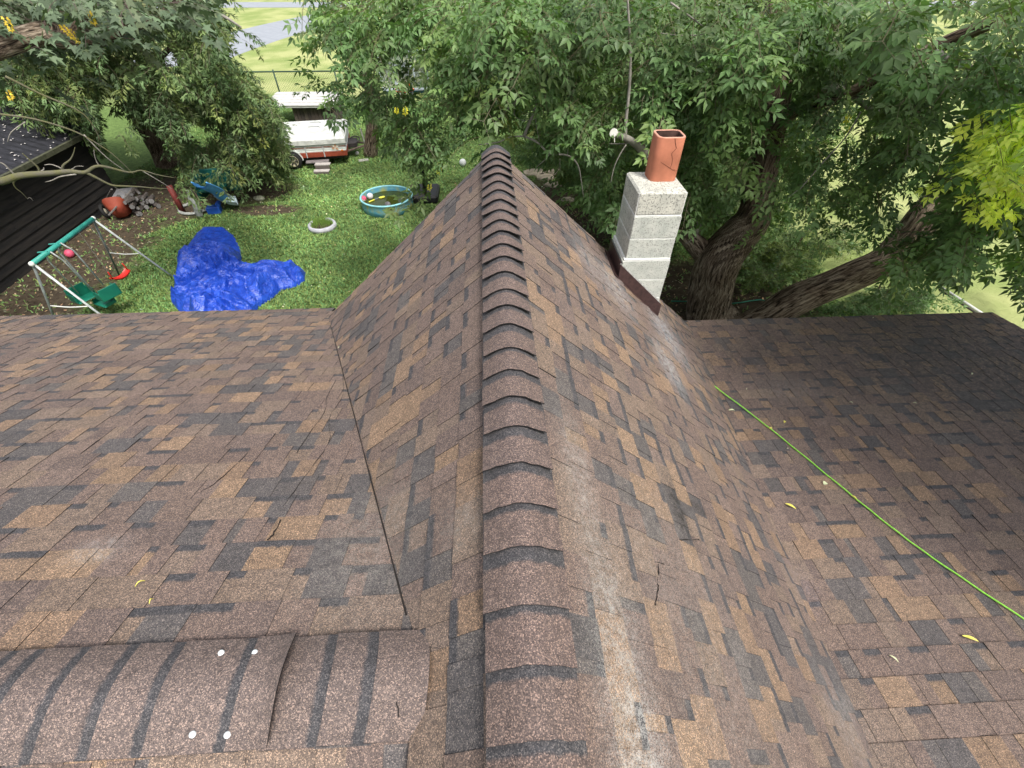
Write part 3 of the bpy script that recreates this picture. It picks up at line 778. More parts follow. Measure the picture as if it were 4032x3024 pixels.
# roof rising away from the viewer's side, ribs running up the slope
ze = GZ + 1.88; xr = XW + .22
mb = MB()
rise = .38
vs = []; nrib = 96
for i in range(nrib + 1):
    y = 3.7 + (14.15 - 3.7) * i / nrib
    for j, x in enumerate((xr, XW - 2.6)):
        vs.append((x, y, ze + (xr - x) * rise + .016 * (i % 2)))
mb.add(vs, [(2 * i, 2 * i + 1, 2 * i + 3, 2 * i + 2) for i in range(nrib)])
mb.add([(v[0], v[1], v[2] - .03) for v in vs], [(2 * i, 2 * i + 2, 2 * i + 3, 2 * i + 1) for i in range(nrib)])
vs2 = [(XW - 2.6, 3.7, ze + (xr - XW + 2.6) * rise), (XW - 2.6, 14.15, ze + (xr - XW + 2.6) * rise), (XW - 5.4, 14.15, ze), (XW - 5.4, 3.7, ze)]
mb.add(vs2, [(0, 1, 2, 3)])
mb.build('roof', BLK_R, shed)
mb = MB(); mb.box((xr + .03, 8.93, ze - .02), (.09, 10.5, .10)); mb.build('gutter', mat('mossy_gutter', (.035, .04, .018), .8, .4, 12, col2=(.09, .09, .06)), shed)
mb = MB(); mb.add([(XW, 13.99, GZ + 1.85), (XW - 5, 13.99, GZ + 1.85), (XW - 2.5, 13.99, ze + 2.5 * rise)], [(0, 1, 2)]); mb.build('gable_board', BLK_S, shed)
rg = np.random.default_rng(5)
mb = MB()
for _ in range(520):                                  # leaf litter on the shed roof
    x = rg.uniform(XW - 2.4, xr - .02); y = rg.uniform(8.5, 14)
    if rg.random() > .6 + .6 * mnoise.noise(Vector((x, y, 0))): continue
    a = rg.uniform(0, 6.3); s = rg.uniform(.02, .045); z = ze + (xr - x) * rise + .024
    mb.add([(x + s * cos(a), y + s * sin(a), z), (x - s * sin(a) * .6, y + s * cos(a) * .6, z + .01), (x - s * cos(a), y - s * sin(a), z), (x + s * sin(a) * .6, y - s * cos(a) * .6, z + .012)], [(0, 1, 2, 3)])
tag(mb.build('roof_litter', mat('bleached_leaf', (.55, .52, .50), .8, .3, 20)), 'pale dry leaves lying on the dark ribbed shed roof', 'leaf litter', None, 'stuff')

# ------------------------------------------------------------------ swing set
GAL = mat('weathered_white_tube', (.50, .53, .52), .45, .25, 20)
GRY = mat('dull_grey_tube', (.17, .19, .18), .6, .3, 12)
TEAL = mat('teal_tube', (.05, .36, .29), .4, .2, 8)
GRN = mat('green_plastic', (.008, .15, .095), .4, .2, 5, spec=.5)
RED = mat('red_plastic', (.62, .025, .015), .35, .15, 5, spec=.5)
WHT = mat('white_plastic', (.7, .7, .66), .5, .1, 5)
CHN = mat('chain_steel', (.30, .30, .29), .5, .2, 30, metal=.4)
za = -3.0
bA, bB = gz(128, 1037, za), gz(365, 862, za)
fB1, fB2 = gz(680, 1090), gz(471, 1085); fA1, fA2 = gz(505, 1322), gz(240, 1318)
sw = empty('swing_set', ((bA.x + bB.x) / 2, (bA.y + bB.y) / 2, GZ), 'small metal swing set with a teal top bar and white tube legs', 'swing set')
MB().tube([bA, bB], .042, 12).build('top_bar', TEAL, sw, True)
for top, ft, m in ((bA, fA1, GAL), (bA, fA2, GRY), (bB, fB1, GAL), (bB, fB2, GRY)):
    t = top + (ft - top) * .02
    MB().tube([t, lerp(t, ft, .5), ft], .021, 9).build('leg', m, sw, True)
for e_ in (bA, bB): MB().ball(e_ + (e_ - (bA + bB) / 2).normalized() * .02, .045, 10).build('end_cap', WHT, sw, True)
for (p, q, sg) in ((fB2, fB1, .09), (fA2, fA1, .05)):
    t0 = lerp(bB if p is fB2 else bA, p, .56); t1 = lerp(bB if p is fB2 else bA, q, .56)
    MB().tube(smooth_path([t0, (t0 + t1) / 2 - Vector((0, 0, .03)), t1], 4), .011, 6).build('brace', WHT, sw, True)
# glider
ztop_, zbot = za - .03, -4.02
rods = [[(239, 957), (292, 988), (406, 1121)], [(229, 978), (232, 992), (365, 1144)], [(199, 992), (249, 1025), (365, 1148)], [(184, 1008), (192, 1028), (308, 1154)]]
gl = None
sA, sB, sF = gz(322, 1158, -4.05), gz(415, 1152, -4.05), gz(412, 1192, -4.32)
for i, r_ in enumerate(rods):
    zz = [za + .03 if i in (0, 2) else za - .04, za - .20, zbot]
    pts = [gz(p[0], p[1], z) for p, z in zip(r_, zz)]
    MB().tube([pts[0], lerp(pts[0], pts[1], .9), lerp(pts[1], pts[2], .06), pts[2]], .0135, 7).build('glider_rod', GAL, sw, True)
def shell(name, c, ax, w, d, h, parent, back=True, tilt=0):
    M = Matrix.Rotation(ax, 3, 'Z') @ Matrix.Rotation(tilt, 3, 'X')
    mb = MB(); t = .022
    mb.box(c, (w, d, t), M, bev=.008)
    if back:
        mb.box(Vector(c) + M @ Vector((0, d / 2, h / 2)), (w, t, h), M, bev=.008)
        for s in (-1, 1): mb.box(Vector(c) + M @ Vector((s * w / 2, d * .05, h * .36)), (t, d * .9, h * .72), M, bev=.008)
    return mb.build(name, GRN, parent)
axg = atan2((bB - bA).y, (bB - bA).x)
shell('seat', sA + Vector((0, 0, -.10)), radians(62), .36, .27, .25, sw)
shell('seat', sB + Vector((.03, 0, -.08)), radians(-118) , .36, .27, .25, sw)
shell('footrest', sF, radians(-25), .40, .24, .1, sw, True)
# red swing
rs = gz(478, 1086, -4.15)
u_ = (gz(506, 1070, -4.15) - gz(452, 1103, -4.15)).normalized(); v_ = Vector((-u_.y, u_.x, 0))
mb = MB(); vs = []
for i in range(9):
    t = -1 + 2 * i / 8
    for j in (-1, -.85, .85, 1): vs.append(rs + u_ * (.20 * t) + v_ * (.085 * j) + Vector((0, 0, .07 * t * t - .03 + (.02 if abs(j) == 1 else 0))))
mb.add(vs, [(i * 4 + j, i * 4 + j + 1, i * 4 + j + 5, i * 4 + j + 4) for i in range(8) for j in range(3)])
mb.add([v - Vector((0, 0, .012)) for v in vs], [(i * 4 + j, i * 4 + j + 4, i * 4 + j + 5, i * 4 + j + 1) for i in range(8) for j in range(3)])
sr = mb.build('swing_seat', RED, sw, True)
for s, pt in ((-1, gz(311, 915, za)), (1, gz(350, 886, za))):
    a = rs + u_ * (.19 * s) + Vector((0, 0, .04)); mb = MB(); nlk = 34
    for k in range(nlk):
        p0, p1 = lerp(pt, a, k / nlk), lerp(pt, a, (k + 1.15) / nlk); d = (p1 - p0).normalized(); o_ = d.orthogonal().normalized() * .008
        if k % 2: o_ = d.cross(o_)
        mb.tube([p0, p0 + o_ + d * .01, p1 + o_ - d * .01, p1, p1 - o_ - d * .01, p0 - o_ + d * .01, p0], .0026, 3, False)
    mb.build('chain', CHN, sw)
    MB().tube([a, lerp(a, pt, .16)], .012, 6).build('grip', RED, sw, True)
for pxp in ((219, 966), (176, 998)):
    c = gz(*pxp, za); MB().box(c + Vector((-.02, 0, .03)), (.16, .03, .02), Matrix.Rotation(.2, 3, 'Z'), bev=.006).build('bracket', TEAL, sw)

def simple_ball(px, py, r, m, label, z=GZ, name='ball', grp='play balls in the yard'):
    c = gz(px, py, z + r)
    o = MB().ball(c, r, 18).build(name, m, None, True); return tag(o, label, 'ball', grp)
PINK = mat('pink_rubber', (.62, .09, .16), .5, .2, 4)
simple_ball(273, 998, .10, PINK, 'pink rubber ball lying on the soil behind the swing set')
simple_ball(1822, 640, .12, mat('scuffed_white', (.62, .64, .64), .6, .15, 9), 'scuffed white ball alone on the grass left of the roof peak')
simple_ball(1195, 735, .03, mat('pale_green_ball', (.5, .62, .4), .6), 'tiny pale green ball on the grass right of the play set slide') if False else None

# ------------------------------------------------------------------ blue tarp
TARP = bpy.data.materials.new('blue_tarp'); n = nt(TARP); L = n.links.new
out = mk(n, 'ShaderNodeOutputMaterial'); p = mk(n, 'ShaderNodeBsdfPrincipled'); p.inputs['Roughness'].default_value = .40; p.inputs['Specular IOR Level'].default_value = .6
g = mk(n, 'ShaderNodeNewGeometry'); a = mk(n, 'ShaderNodeTexNoise'); a.inputs['Scale'].default_value = 7; a.inputs['Detail'].default_value = 9; a.inputs['Roughness'].default_value = .7; L(g.outputs['Position'], a.inputs['Vector'])
cr = mk(n, 'ShaderNodeValToRGB'); e = cr.color_ramp.elements; e[0].position = .35; e[0].color = (.006, .035, .32, 1); e[1].position = .72; e[1].color = (.02, .095, .60, 1); L(a.outputs['Fac'], cr.inputs[0]); L(cr.outputs[0], p.inputs['Base Color'])
w_ = mk(n, 'ShaderNodeTexNoise'); w_.inputs['Scale'].default_value = 7; w_.inputs['Detail'].default_value = 3; w_.inputs['Distortion'].default_value = 1.5; L(g.outputs['Position'], w_.inputs['Vector'])
bp = mk(n, 'ShaderNodeBump'); bp.inputs['Distance'].default_value = .05; bp.inputs['Strength'].default_value = .8; L(w_.outputs['Fac'], bp.inputs['Height']); L(bp.outputs[0], p.inputs['Normal']); L(p.outputs[0], out.inputs['Surface'])
tp = [(770, 905), (800, 883), (870, 882), (915, 915), (940, 965), (945, 1015), (960, 1045), (1010, 1062), (1070, 1053), (1165, 1036), (1198, 1060), (1195, 1090), (1160, 1115), (1100, 1130), (1060, 1165), (1010, 1195), (985, 1240), (900, 1290), (760, 1290), (715, 1230), (668, 1180), (680, 1130), (695, 1060), (705, 1000), (735, 950)]
TPW = [gz(x, y, GZ + .12) for x, y in tp]
def inside(x, y, P):
    c = False; j = len(P) - 1
    for i in range(len(P)):
        if (P[i][1] > y) != (P[j][1] > y) and x < (P[j][0] - P[i][0]) * (y - P[i][1]) / (P[j][1] - P[i][1]) + P[i][0]: c = not c
        j = i
    return c
def pdist(x, y, P):
    d = 1e9
    for i in range(len(P)):
        a, b = P[i - 1], P[i]; vx, vy = b[0] - a[0], b[1] - a[1]; t = max(0, min(1, ((x - a[0]) * vx + (y - a[1]) * vy) / (vx * vx + vy * vy + 1e-9)))
        d = min(d, hypot(x - a[0] - t * vx, y - a[1] - t * vy))
    return d
PP = [(q.x, q.y) for q in TPW]; x0, x1 = min(q[0] for q in PP), max(q[0] for q in PP); y0, y1 = min(q[1] for q in PP), max(q[1] for q in PP)
st = .03; nx = int((x1 - x0) / st) + 2; ny = int((y1 - y0) / st) + 2; idx = {}; vs = []; fs = []
def rdg(v, f): return 1 - abs(mnoise.noise(v * f)) * 2
for j in range(ny):
    for i in range(nx):
        x, y = x0 + i * st, y0 + j * st
        if not inside(x, y, PP):
            if pdist(x, y, PP) > st * 1.1: continue
            best = None
            for a_i in range(len(PP)):
                a_, b_ = PP[a_i - 1], PP[a_i]; vx, vy = b_[0] - a_[0], b_[1] - a_[1]; t_ = max(0, min(1, ((x - a_[0]) * vx + (y - a_[1]) * vy) / (vx * vx + vy * vy + 1e-9)))
                q_ = (a_[0] + t_ * vx, a_[1] + t_ * vy); dd_ = hypot(x - q_[0], y - q_[1])
                if best is None or dd_ < best[0]: best = (dd_, q_)
            idx[(i, j)] = len(vs); vs.append((best[1][0], best[1][1], GZ + .015)); continue
        d = pdist(x, y, PP)
        lump = 1 if y < 10.25 else max(0, 1 - (y - 10.25) / .35)
        arm = 1 if x > -5.9 else 0
        v = Vector((x, y, .0)); wv = Vector((mnoise.noise(v * 1.3), mnoise.noise(v * 1.3 + Vector((5, 5, 5))), 0)) * .55
        s_ = v + wv
        big = max(0, rdg(Vector((s_.x * .8, s_.y * 1.9, 1)), 1.0)) ** 1.5
        med = max(0, rdg(Vector((s_.x * 1.6, s_.y * 3.4, 4)), 1.0)) ** 2
        fin = max(0, rdg(Vector((s_.x * 2.6 + s_.y * 1.5, s_.y * 4.5 - s_.x, 8)), 1.0)) ** 1.1 + .12 * max(0, rdg(Vector((s_.x * 9, s_.y * 10, 2)), 1.0)) ** 1.3
        sm_ = .5 + .5 * mnoise.noise(v * .9)
        hh = lump * (.10 + .30 * big + .20 * med + .05 * fin) + (1 - lump) * (.05 + .05 * med * .4 + .004 * fin + .07 * max(0, 1 - abs((x + 7.55) + .35 * (y - 11.2)) / .25))
        hh *= min(1, (d / .26)) ** .6 * (.8 + .3 * sm_) * (.8 if arm else 1)
        idx[(i, j)] = len(vs); vs.append((x + .02 * mnoise.noise(v * 7), y + .02 * mnoise.noise(v * 7 + Vector((3, 1, 2))), GZ + .035 + max(0, hh)))
for (i, j) in list(idx):
    q = [(i, j), (i + 1, j), (i + 1, j + 1), (i, j + 1)]
    if all(k in idx for k in q): fs.append(tuple(idx[k] for k in q))
tag(mesh('tarp', vs, fs, TARP, None, True, False), 'bright blue crumpled tarp heaped on the lawn beside the swing set', 'tarp')

# ------------------------------------------------------------------ paddling pool with toys
pc = gz(1521, 800, GZ); pc = gz(1521, 771, GZ + .34); R_ = .73
def pool_mat():
    m = bpy.data.materials.new('clear_blue_vinyl'); n = nt(m); L = n.links.new
    out = mk(n, 'ShaderNodeOutputMaterial'); p = mk(n, 'ShaderNodeBsdfPrincipled'); p.inputs['Roughness'].default_value = .25
    g = mk(n, 'ShaderNodeTexCoord'); a = mk(n, 'ShaderNodeTexNoise'); a.inputs['Scale'].default_value = 3.6; a.inputs['Detail'].default_value = 2; L(g.outputs['Object'], a.inputs['Vector'])
    cr = mk(n, 'ShaderNodeValToRGB'); e = cr.color_ramp.elements; cr.color_ramp.interpolation = 'EASE'
    e[0].position = .40; e[0].color = (.12, .36, .52, 1); e[1].position = .62; e[1].color = (.42, .44, .16, 1)
    for q, c in ((.46, (.16, .40, .46)), (.54, (.24, .40, .36))): k = e.new(q); k.color = (*c, 1)
    L(a.outputs['Fac'], cr.inputs[0]); L(cr.outputs[0], p.inputs['Base Color'])
    tr = mk(n, 'ShaderNodeBsdfTransparent'); tr.inputs[0].default_value = (.8, .95, .95, 1); ms = mk(n, 'ShaderNodeMixShader'); ms.inputs[0].default_value = .22
    L(p.outputs[0], ms.inputs[1]); L(tr.outputs[0], ms.inputs[2]); L(ms.outputs[0], out.inputs['Surface']); return m
PMt = pool_mat()
pool = empty('paddling_pool', (pc.x, pc.y, GZ), 'round blue vinyl paddling pool holding murky green water on the lawn', 'paddling pool')
mb = MB(); mb.lathe((pc.x, pc.y, GZ), [(R_ - .05, .0), (R_, .02), (R_ + .015, .17), (R_, .30), (R_ + .02, .325), (R_ + .012, .345), (R_ - .012, .345), (R_ - .02, .325), (R_ - .015, .17), (R_ - .03, .02)], 48); mb.build('pool_wall', PMt, pool, True)
mb = MB(); mb.lathe((pc.x, pc.y, GZ + .345), [(R_ + .022, -.02), (R_ + .03, 0), (R_ + .012, .014), (R_ - .014, .014), (R_ - .026, 0), (R_ - .018, -.02)], 48); mb.build('rim', mat('turquoise_rim', (.25, .55, .60), .35, .25, 6), pool, True)
WAT = bpy.data.materials.new('murky_water'); n = nt(WAT); L = n.links.new
out = mk(n, 'ShaderNodeOutputMaterial'); p = mk(n, 'ShaderNodeBsdfPrincipled'); p.inputs['Roughness'].default_value = .07; p.inputs['Base Color'].default_value = (.035, .048, .006, 1); p.inputs['IOR'].default_value = 1.33
a = mk(n, 'ShaderNodeTexNoise'); a.inputs['Scale'].default_value = 6; bp = mk(n, 'ShaderNodeBump'); bp.inputs['Distance'].default_value = .006; L(a.outputs['Fac'], bp.inputs['Height']); L(bp.outputs[0], p.inputs['Normal']); L(p.outputs[0], out.inputs['Surface'])
mb = MB(); mb.lathe((pc.x, pc.y, GZ + .20), [(R_ - .018, 0), (.3, 0), (.001, 0)], 48); mb.build('water', WAT, pool)
WZ = GZ + .2
def pball(px, py, r, cols, label):
    c = gz(px, py, WZ + r * .5); c.z = WZ + r * .55
    o = MB().ball(c, r, 18).build('ball', cols[0], None, True)
    if len(cols) > 1:
        o.data.materials.append(cols[1])
        for f in o.data.polygons:
            if f.center.x * .6 + (f.center.z - r) > r * .1: f.material_index = 1
    return tag(o, label, 'ball', 'toy balls floating in the paddling pool')
pball(1432, 783, .082, [WHT, PINK], 'pink and white ball floating at the left rim of the paddling pool')
pball(1457, 773, .092, [mat('soft_white', (.62, .60, .60), .5, .12, 6)], 'plain white ball floating beside the pink one in the pool')
pball(1527, 806, .085, [mat('grey_mottle', (.17, .16, .17), .6, .5, 9)], 'dark grey mottled ball at the near rim of the pool')
pball(1588, 784, .062, [mat('ball_blue', (.03, .22, .5), .4), mat('ball_cream', (.7, .66, .4), .4)], 'small blue and cream beach ball at the right rim of the pool')
mb = MB(); c = gz(1538, 745, WZ); mb.lathe((c.x, c.y, WZ), [(.001, .012), (.085, .012), (.10, .006), (.10, -.004)], 20); tag(mb.build('floating_disc', mat('faded_yellow', (.62, .58, .16), .5, .1, 8), None, True), 'faded yellow plastic disc floating near the far rim of the pool', 'toy disc')
sh_ = empty('toy_spade', (lerp(gz(1453, 794, WZ), gz(1515, 774, WZ), .5)), 'yellow toy spade with a grey shaft floating in the pool', 'toy spade')
YEL = mat('yellow_plastic', (.72, .68, .08), .45, .1, 8)
a_, b_, c_, d_ = gz(1453, 795, WZ + .02), gz(1474, 786, WZ + .02), gz(1492, 779, WZ + .02), gz(1516, 773, WZ + .02)
MB().tube([a_, b_], .018, 6).build('grip', YEL, sh_); MB().tube([b_, c_], .009, 6).build('shaft', mat('grey_shaft', (.2, .22, .24), .5), sh_)
dr = (d_ - c_).normalized(); sd_ = Vector((-dr.y, dr.x, 0)); mb = MB()
blade = [c_ - sd_ * .02, c_ + sd_ * .02, lerp(c_, d_, .3) + sd_ * .055, lerp(c_, d_, .8) + sd_ * .05, d_, lerp(c_, d_, .8) - sd_ * .05, lerp(c_, d_, .3) - sd_ * .055]
mb.add([v + Vector((0, 0, .004)) for v in blade] + [v - Vector((0, 0, .006)) for v in blade], [tuple(range(7)), tuple(range(13, 6, -1))] + [(i, i + 7, (i + 1) % 7 + 7, (i + 1) % 7) for i in range(7)]); mb.build('blade', YEL, sh_)

# ------------------------------------------------------------------ planter ring, stones
rc = gz(1272, 898, GZ)
pl = empty('tyre_planter', rc, 'white painted ring planter with grass growing inside on the lawn', 'planter')
mb = MB(); prof = [(.33 + .045 * cos(a), .07 + .075 * sin(a)) for a in [2 * pi * k / 10 for k in range(11)]]
mb.lathe(rc, prof, 36, a0=radians(150), a1=radians(442)); mb.v = [(x, y, z + .015 * mnoise.noise(Vector((x * 9, y * 9, 0)))) for x, y, z in mb.v]
mb.build('ring', mat('painted_white', (.42, .42, .45), .7, .12, 10), pl, True)
mb = MB(); e2 = rc + Vector((.36 * cos(radians(85)), .36 * sin(radians(85)), .09)); mb.tube([e2, e2 + Vector((.10, -.02, .01)), e2 + Vector((.17, -.07, -.03))], [.035, .03, .012], 7); mb.build('torn_end', MATS['painted_white'], pl, True)
mb = MB(); mb.lathe(rc, [(.31, .05), (.2, .09), (.001, .10)], 24); mb.build('soil', mat('planter_soil', (.05, .035, .022), .95, .6, 40, bump=.02), pl)
rg = np.random.default_rng(3); mb = MB()
for _ in range(420):
    a = rg.uniform(0, 6.3); r = .3 * sqrt(rg.random()); x, y = rc.x + r * cos(a), rc.y + r * sin(a)
    if y < rc.y - .05 and rg.random() < .7: continue
    l = rg.uniform(.08, .24); b = rg.uniform(0, 6.3); w = .006
    mb.add([(x - w, y, GZ + .07), (x + w, y, GZ + .07), (x + cos(b) * l * .35, y + sin(b) * l * .35, GZ + .07 + l)], [(0, 1, 2)])
o = mb.build('grass_tuft', mat('bright_grass', (.14, .24, .04), .7, .3, 20), pl); o['kind'] = 'stuff'
def rock(px, py, r, m, label, sq=(1.3, .9, .55), name='rock', cat='rock'):
    c = gz(px, py); mb = MB(); mb.ball(c + Vector((0, 0, r * .3)), r, 14, sq=sq)
    mb.v = [tuple(Vector(v) + (Vector(v) - c) * .25 * mnoise.noise(Vector(v) * 8)) for v in mb.v]
    return tag(mb.build(name, m, None, True), label, cat)
ST = mat('pale_stone', (.36, .36, .27), .9, .25, 14, bump=.01)
rock(1022, 786, .13, ST, 'pale rounded stone on the worn grass right of the slide')
rock(1625, 738, .07, mat('brown_stone', (.14, .10, .085), .9, .3, 14), 'small brown stone just behind the paddling pool', (1, 1, .8))
tag(MB().ball(gz(1196, 735, GZ + .03), .03, 10).build('ball', mat('pale_green_ball', (.5, .62, .4), .6), None, True), 'tiny pale green ball on the grass between play set and trailer', 'ball', 'play balls in the yard')
rock(1662, 795, .05, mat('litter_blue', (.25, .42, .62), .4), 'small pale blue plastic scrap on the grass right of the pool', (1, 1, 1.3), 'plastic_scrap', 'litter')
# ------------------------------------------------------------------ play set
ps = empty('play_set', gz(850, 850), 'plastic play set with a blue slide and green panel under the yard tree', 'play set')
WG = mat('mottled_white_plastic', (.30, .31, .29), .6, .4, 12)
cR = gz(760, 822); mb = MB(); mb.lathe(cR + Vector((.1, -.05, 0)), [(.40 + .045 * cos(a), .05 + .045 * sin(a)) for a in [2 * pi * k / 8 for k in range(9)]], 28, a0=radians(100), a1=radians(350)); mb.build('base_ring', WG, ps, True)
b0 = gz(788, 852); MB().tube(smooth_path([b0, b0 + Vector((.02, .02, .35)), b0 + Vector((-.0, .03, .5)), b0 + Vector((.0, .05, .62)), b0 + Vector((-.0, .08, .72))], 5), [.095 - .001 * k for k in range(21)], 10, wob=.3).build('post', WG, ps, True)
b1 = gz(722, 838); o = MB().tube([b1, b1 + Vector((-.04, .05, .75))], .075, 10).build('post', mat('dark_red_post', (.12, .022, .018), .7, .3, 9), ps, True); o['label'] = 'dark red post'
b2 = gz(800, 800); mb = MB()
c0 = gz(795, 745, GZ + .62)
mb.box(c0 + Vector((.45, .35, .12)), (.95, .05, .62), Matrix.Rotation(.1, 3, 'Z'), bev=.015); mb.box(c0 + Vector((-.03, .05, .05)), (.05, .6, .6), bev=.015); mb.build('side_panel', mat('dark_green_panel', (.006, .075, .062), .5, .25, 4), ps)
mb = MB(); mb.box(c0 + Vector((.25, .1, .0)), (.7, .6, .05), bev=.01); mb.build('platform', MATS['dark_green_panel'], ps)
sl0, sl1, sl2, sl3 = gz(792, 738, GZ + .95), gz(850, 762, GZ + .6), gz(890, 795, GZ + .25), gz(938, 806, GZ + .12)
def trough(pts, w, parent, m, name):
    P_ = smooth_path(pts, 5); mb = MB(); vs = []; k = 9
    for i, q in enumerate(P_):
        t = (P_[min(i + 1, len(P_) - 1)] - P_[max(i - 1, 0)]).normalized(); s = t.cross(Vector((0, 0, 1))).normalized()
        for j in range(k):
            a = -1 + 2 * j / (k - 1); vs.append(q + s * (w * a) + Vector((0, 0, .13 * abs(a) ** 3)))
    nn = len(P_)
    mb.add(vs, [(i * k + j, i * k + j + 1, (i + 1) * k + j + 1, (i + 1) * k + j) for i in range(nn - 1) for j in range(k - 1)])
    mb.add([v - Vector((0, 0, .03)) for v in vs], [(i * k + j, (i + 1) * k + j, (i + 1) * k + j + 1, i * k + j + 1) for i in range(nn - 1) for j in range(k - 1)])
    for j in (0, k - 1): mb.tube([vs[i * k + j] for i in range(nn)], .02, 6)
    return mb.build(name, m, parent, True)
trough([sl0, sl1, lerp(sl1, sl2, .8)], .20, ps, mat('blue_slide', (.10, .33, .66), .35, .3, 7), 'slide')
o = trough([lerp(sl1, sl2, .75), sl2, lerp(sl2, sl3, .5), sl3 + Vector((0, 0, .03))], .19, ps, mat('faded_slide_end', (.42, .52, .56), .45, .25, 8), 'slide_end')
bb = gz(850, 838); mb = MB(); mb.box(bb + Vector((0, 0, .10)), (.36, .24, .2), Matrix.Rotation(.15, 3, 'Z'), bev=.02); mb.box(bb + Vector((.15, .05, .24)), (.10, .2, .12), Matrix.Rotation(.15, 3, 'Z'), bev=.02)
tag(mb.build('toy_step', mat('toy_blue', (.02, .09, .42), .4, .15, 5)), 'small blue plastic step stool beside the foot of the slide', 'step stool')

# ------------------------------------------------------------------ wheelbarrow and log pile
wbp = gz(470, 852)
wbr = empty('wheelbarrow', wbp, 'rusty orange wheelbarrow tipped on its side against the black shed corner', 'wheelbarrow')
ORG = mat('rusty_orange', (.20, .035, .02), .6, .45, 5, col2=(.30, .065, .035))
M = Matrix.Rotation(radians(25), 3, 'Z') @ Matrix.Rotation(radians(-62), 3, 'X')
cT = gz(462, 812, GZ + .33); k = 14; mb = MB(); vs = []
for i in range(7):
    t = i / 6; sx, sy, zz = .27 * (.55 + .45 * t), .36 * (.5 + .5 * t), -.24 + .24 * t
    for j in range(k):
        a = 2 * pi * j / k; ca, sa = cos(a), sin(a); pw = lambda v: math.copysign(abs(v) ** .6, v)
        vs.append(cT + M @ Vector((sx * pw(ca), sy * pw(sa), zz)))
mb.add(vs, [(i * k + j, i * k + (j + 1) % k, (i + 1) * k + (j + 1) % k, (i + 1) * k + j) for i in range(6) for j in range(k)] + [tuple(range(k))[::-1]])
mb.add([cT + (v - cT) * .94 for v in vs], [(i * k + j, (i + 1) * k + j, (i + 1) * k + (j + 1) % k, i * k + (j + 1) % k) for i in range(6) for j in range(k)])
mb.build('tub', ORG, wbr, True)
wc = gz(413, 832, GZ + .2)
mb = MB(); Mw = Matrix.Rotation(radians(20), 3, 'Z') @ Matrix.Rotation(radians(80), 3, 'Y'); mb.lathe(wc, [(.10, -.03), (.17, -.045), (.195, 0), (.17, .045), (.10, .03), (.10, -.03)], 20, Mw); mb.build('tyre', mat('tyre_rubber', (.018, .018, .018), .8), wbr, True)
mb = MB(); mb.lathe(wc, [(.001, -.035), (.06, -.03), (.10, -.01), (.10, .01), (.06, .03), (.001, .035)], 14, Mw); mb.build('wheel_hub', mat('cream_hub', (.45, .42, .32), .6), wbr, True)
MB().tube([gz(428, 848, GZ + .30), gz(515, 752, GZ + .62)], .022, 6).build('handle', mat('grey_wood', (.13, .12, .11), .8, .3, 20), wbr)
MB().tube([gz(410, 800, GZ + .1), gz(440, 745, GZ + .72)], .022, 6).build('handle', MATS['grey_wood'], wbr)
c = gz(475, 765, GZ + .25); tag(MB().box(c, (.62, .5, .03), Matrix.Rotation(.35, 3, 'Z') @ Matrix.Rotation(.25, 3, 'X'), bev=.004).build('loose_board', mat('grey_board', (.20, .20, .21), .8, .2, 9)), 'flat grey board lying behind the orange wheelbarrow', 'board')
lp_ = empty('log_pile', gz(545, 830), 'small pile of split firewood beside the orange wheelbarrow', 'firewood pile')
BK = mat('firewood_bark', (.05, .04, .033), .9, .5, 14, col2=(.10, .09, .085)); CUTW = mat('cut_wood_end', (.19, .185, .18), .8, .3, 20)
for i in range(34):
    layer = i // 10; c = gz(545, 830) + Vector((rnd.uniform(-.50, .45) * (1 - .2 * layer), rnd.uniform(-.35, .4), .08 + .12 * layer)); a = rnd.uniform(-.7, .7) - 1.2; l = rnd.uniform(.26, .36); d = Vector((cos(a), sin(a), rnd.uniform(-.2, .2))) * l / 2; r = rnd.uniform(.035, .07)
    mb = MB(); mb.tube([c - d, c + d], r, 6, True, wob=.2); mb.mi = [0] * (len(mb.mi) - 2) + [1, 1]; mb.build('log', [BK, CUTW], lp_)

# ------------------------------------------------------------------ pop-up camper trailer
tc_ = gz(1240, 655); th = radians(9)
TL = Matrix.Rotation(th, 3, 'Z')
org = Vector((-6.35, 17.35, GZ))
trl = empty('camper_trailer', org, 'folded white pop-up camper trailer with a rust red lower band parked on the lawn', 'camper trailer')
def tb(name, c, d, m, parent=trl, bev=.01, M=None):
    mb = MB(); mb.box(org + TL @ Vector(c), d, (TL @ M) if M else TL, bev=bev); return mb.build(name, m, parent)
TW = mat('aged_white_metal', (.60, .63, .60), .4, .1, 6); TWR = mat('dirty_roof', (.55, .56, .53), .75, .25, 7); RR = mat('rust_red_band', (.26, .055, .03), .5, .25, 8); DK = mat('dark_chassis', (.035, .03, .03), .7, .3, 10)
LX, LY = 1.35, .98     # half sizes
body = tb('body', (0, 0, .52), (2 * LX, 2 * LY, .36), TW)
tb('lower_band', (0, 0, .40), (2 * LX + .02, 2 * LY + .02, .16), RR)
for k, (z, h, m) in enumerate(((.63, .018, RR), (.655, .014, mat('orange_stripe', (.55, .22, .05), .5)), (.60, .010, mat('brown_stripe', (.10, .05, .035), .5)))):
    tb('stripe', (0, 0, z), (2 * LX + .012, 2 * LY + .012, h), m, body, .002)
for k in range(3): tb('siding_rib', (0, 0, .505 + .065 * k + (.02 if k > 1 else 0)), (2 * LX + .016, 2 * LY + .016, .02), TW, body, .006)
tb('chassis', (0, 0, .27), (2 * LX - .25, 2 * LY - .2, .10), DK)
for x in (-.75, .05, .62): tb('side_trim', (x, -LY - .012, .53), (.035, .014, .42), mat('trim_grey', (.38, .40, .40), .4), body, .003)
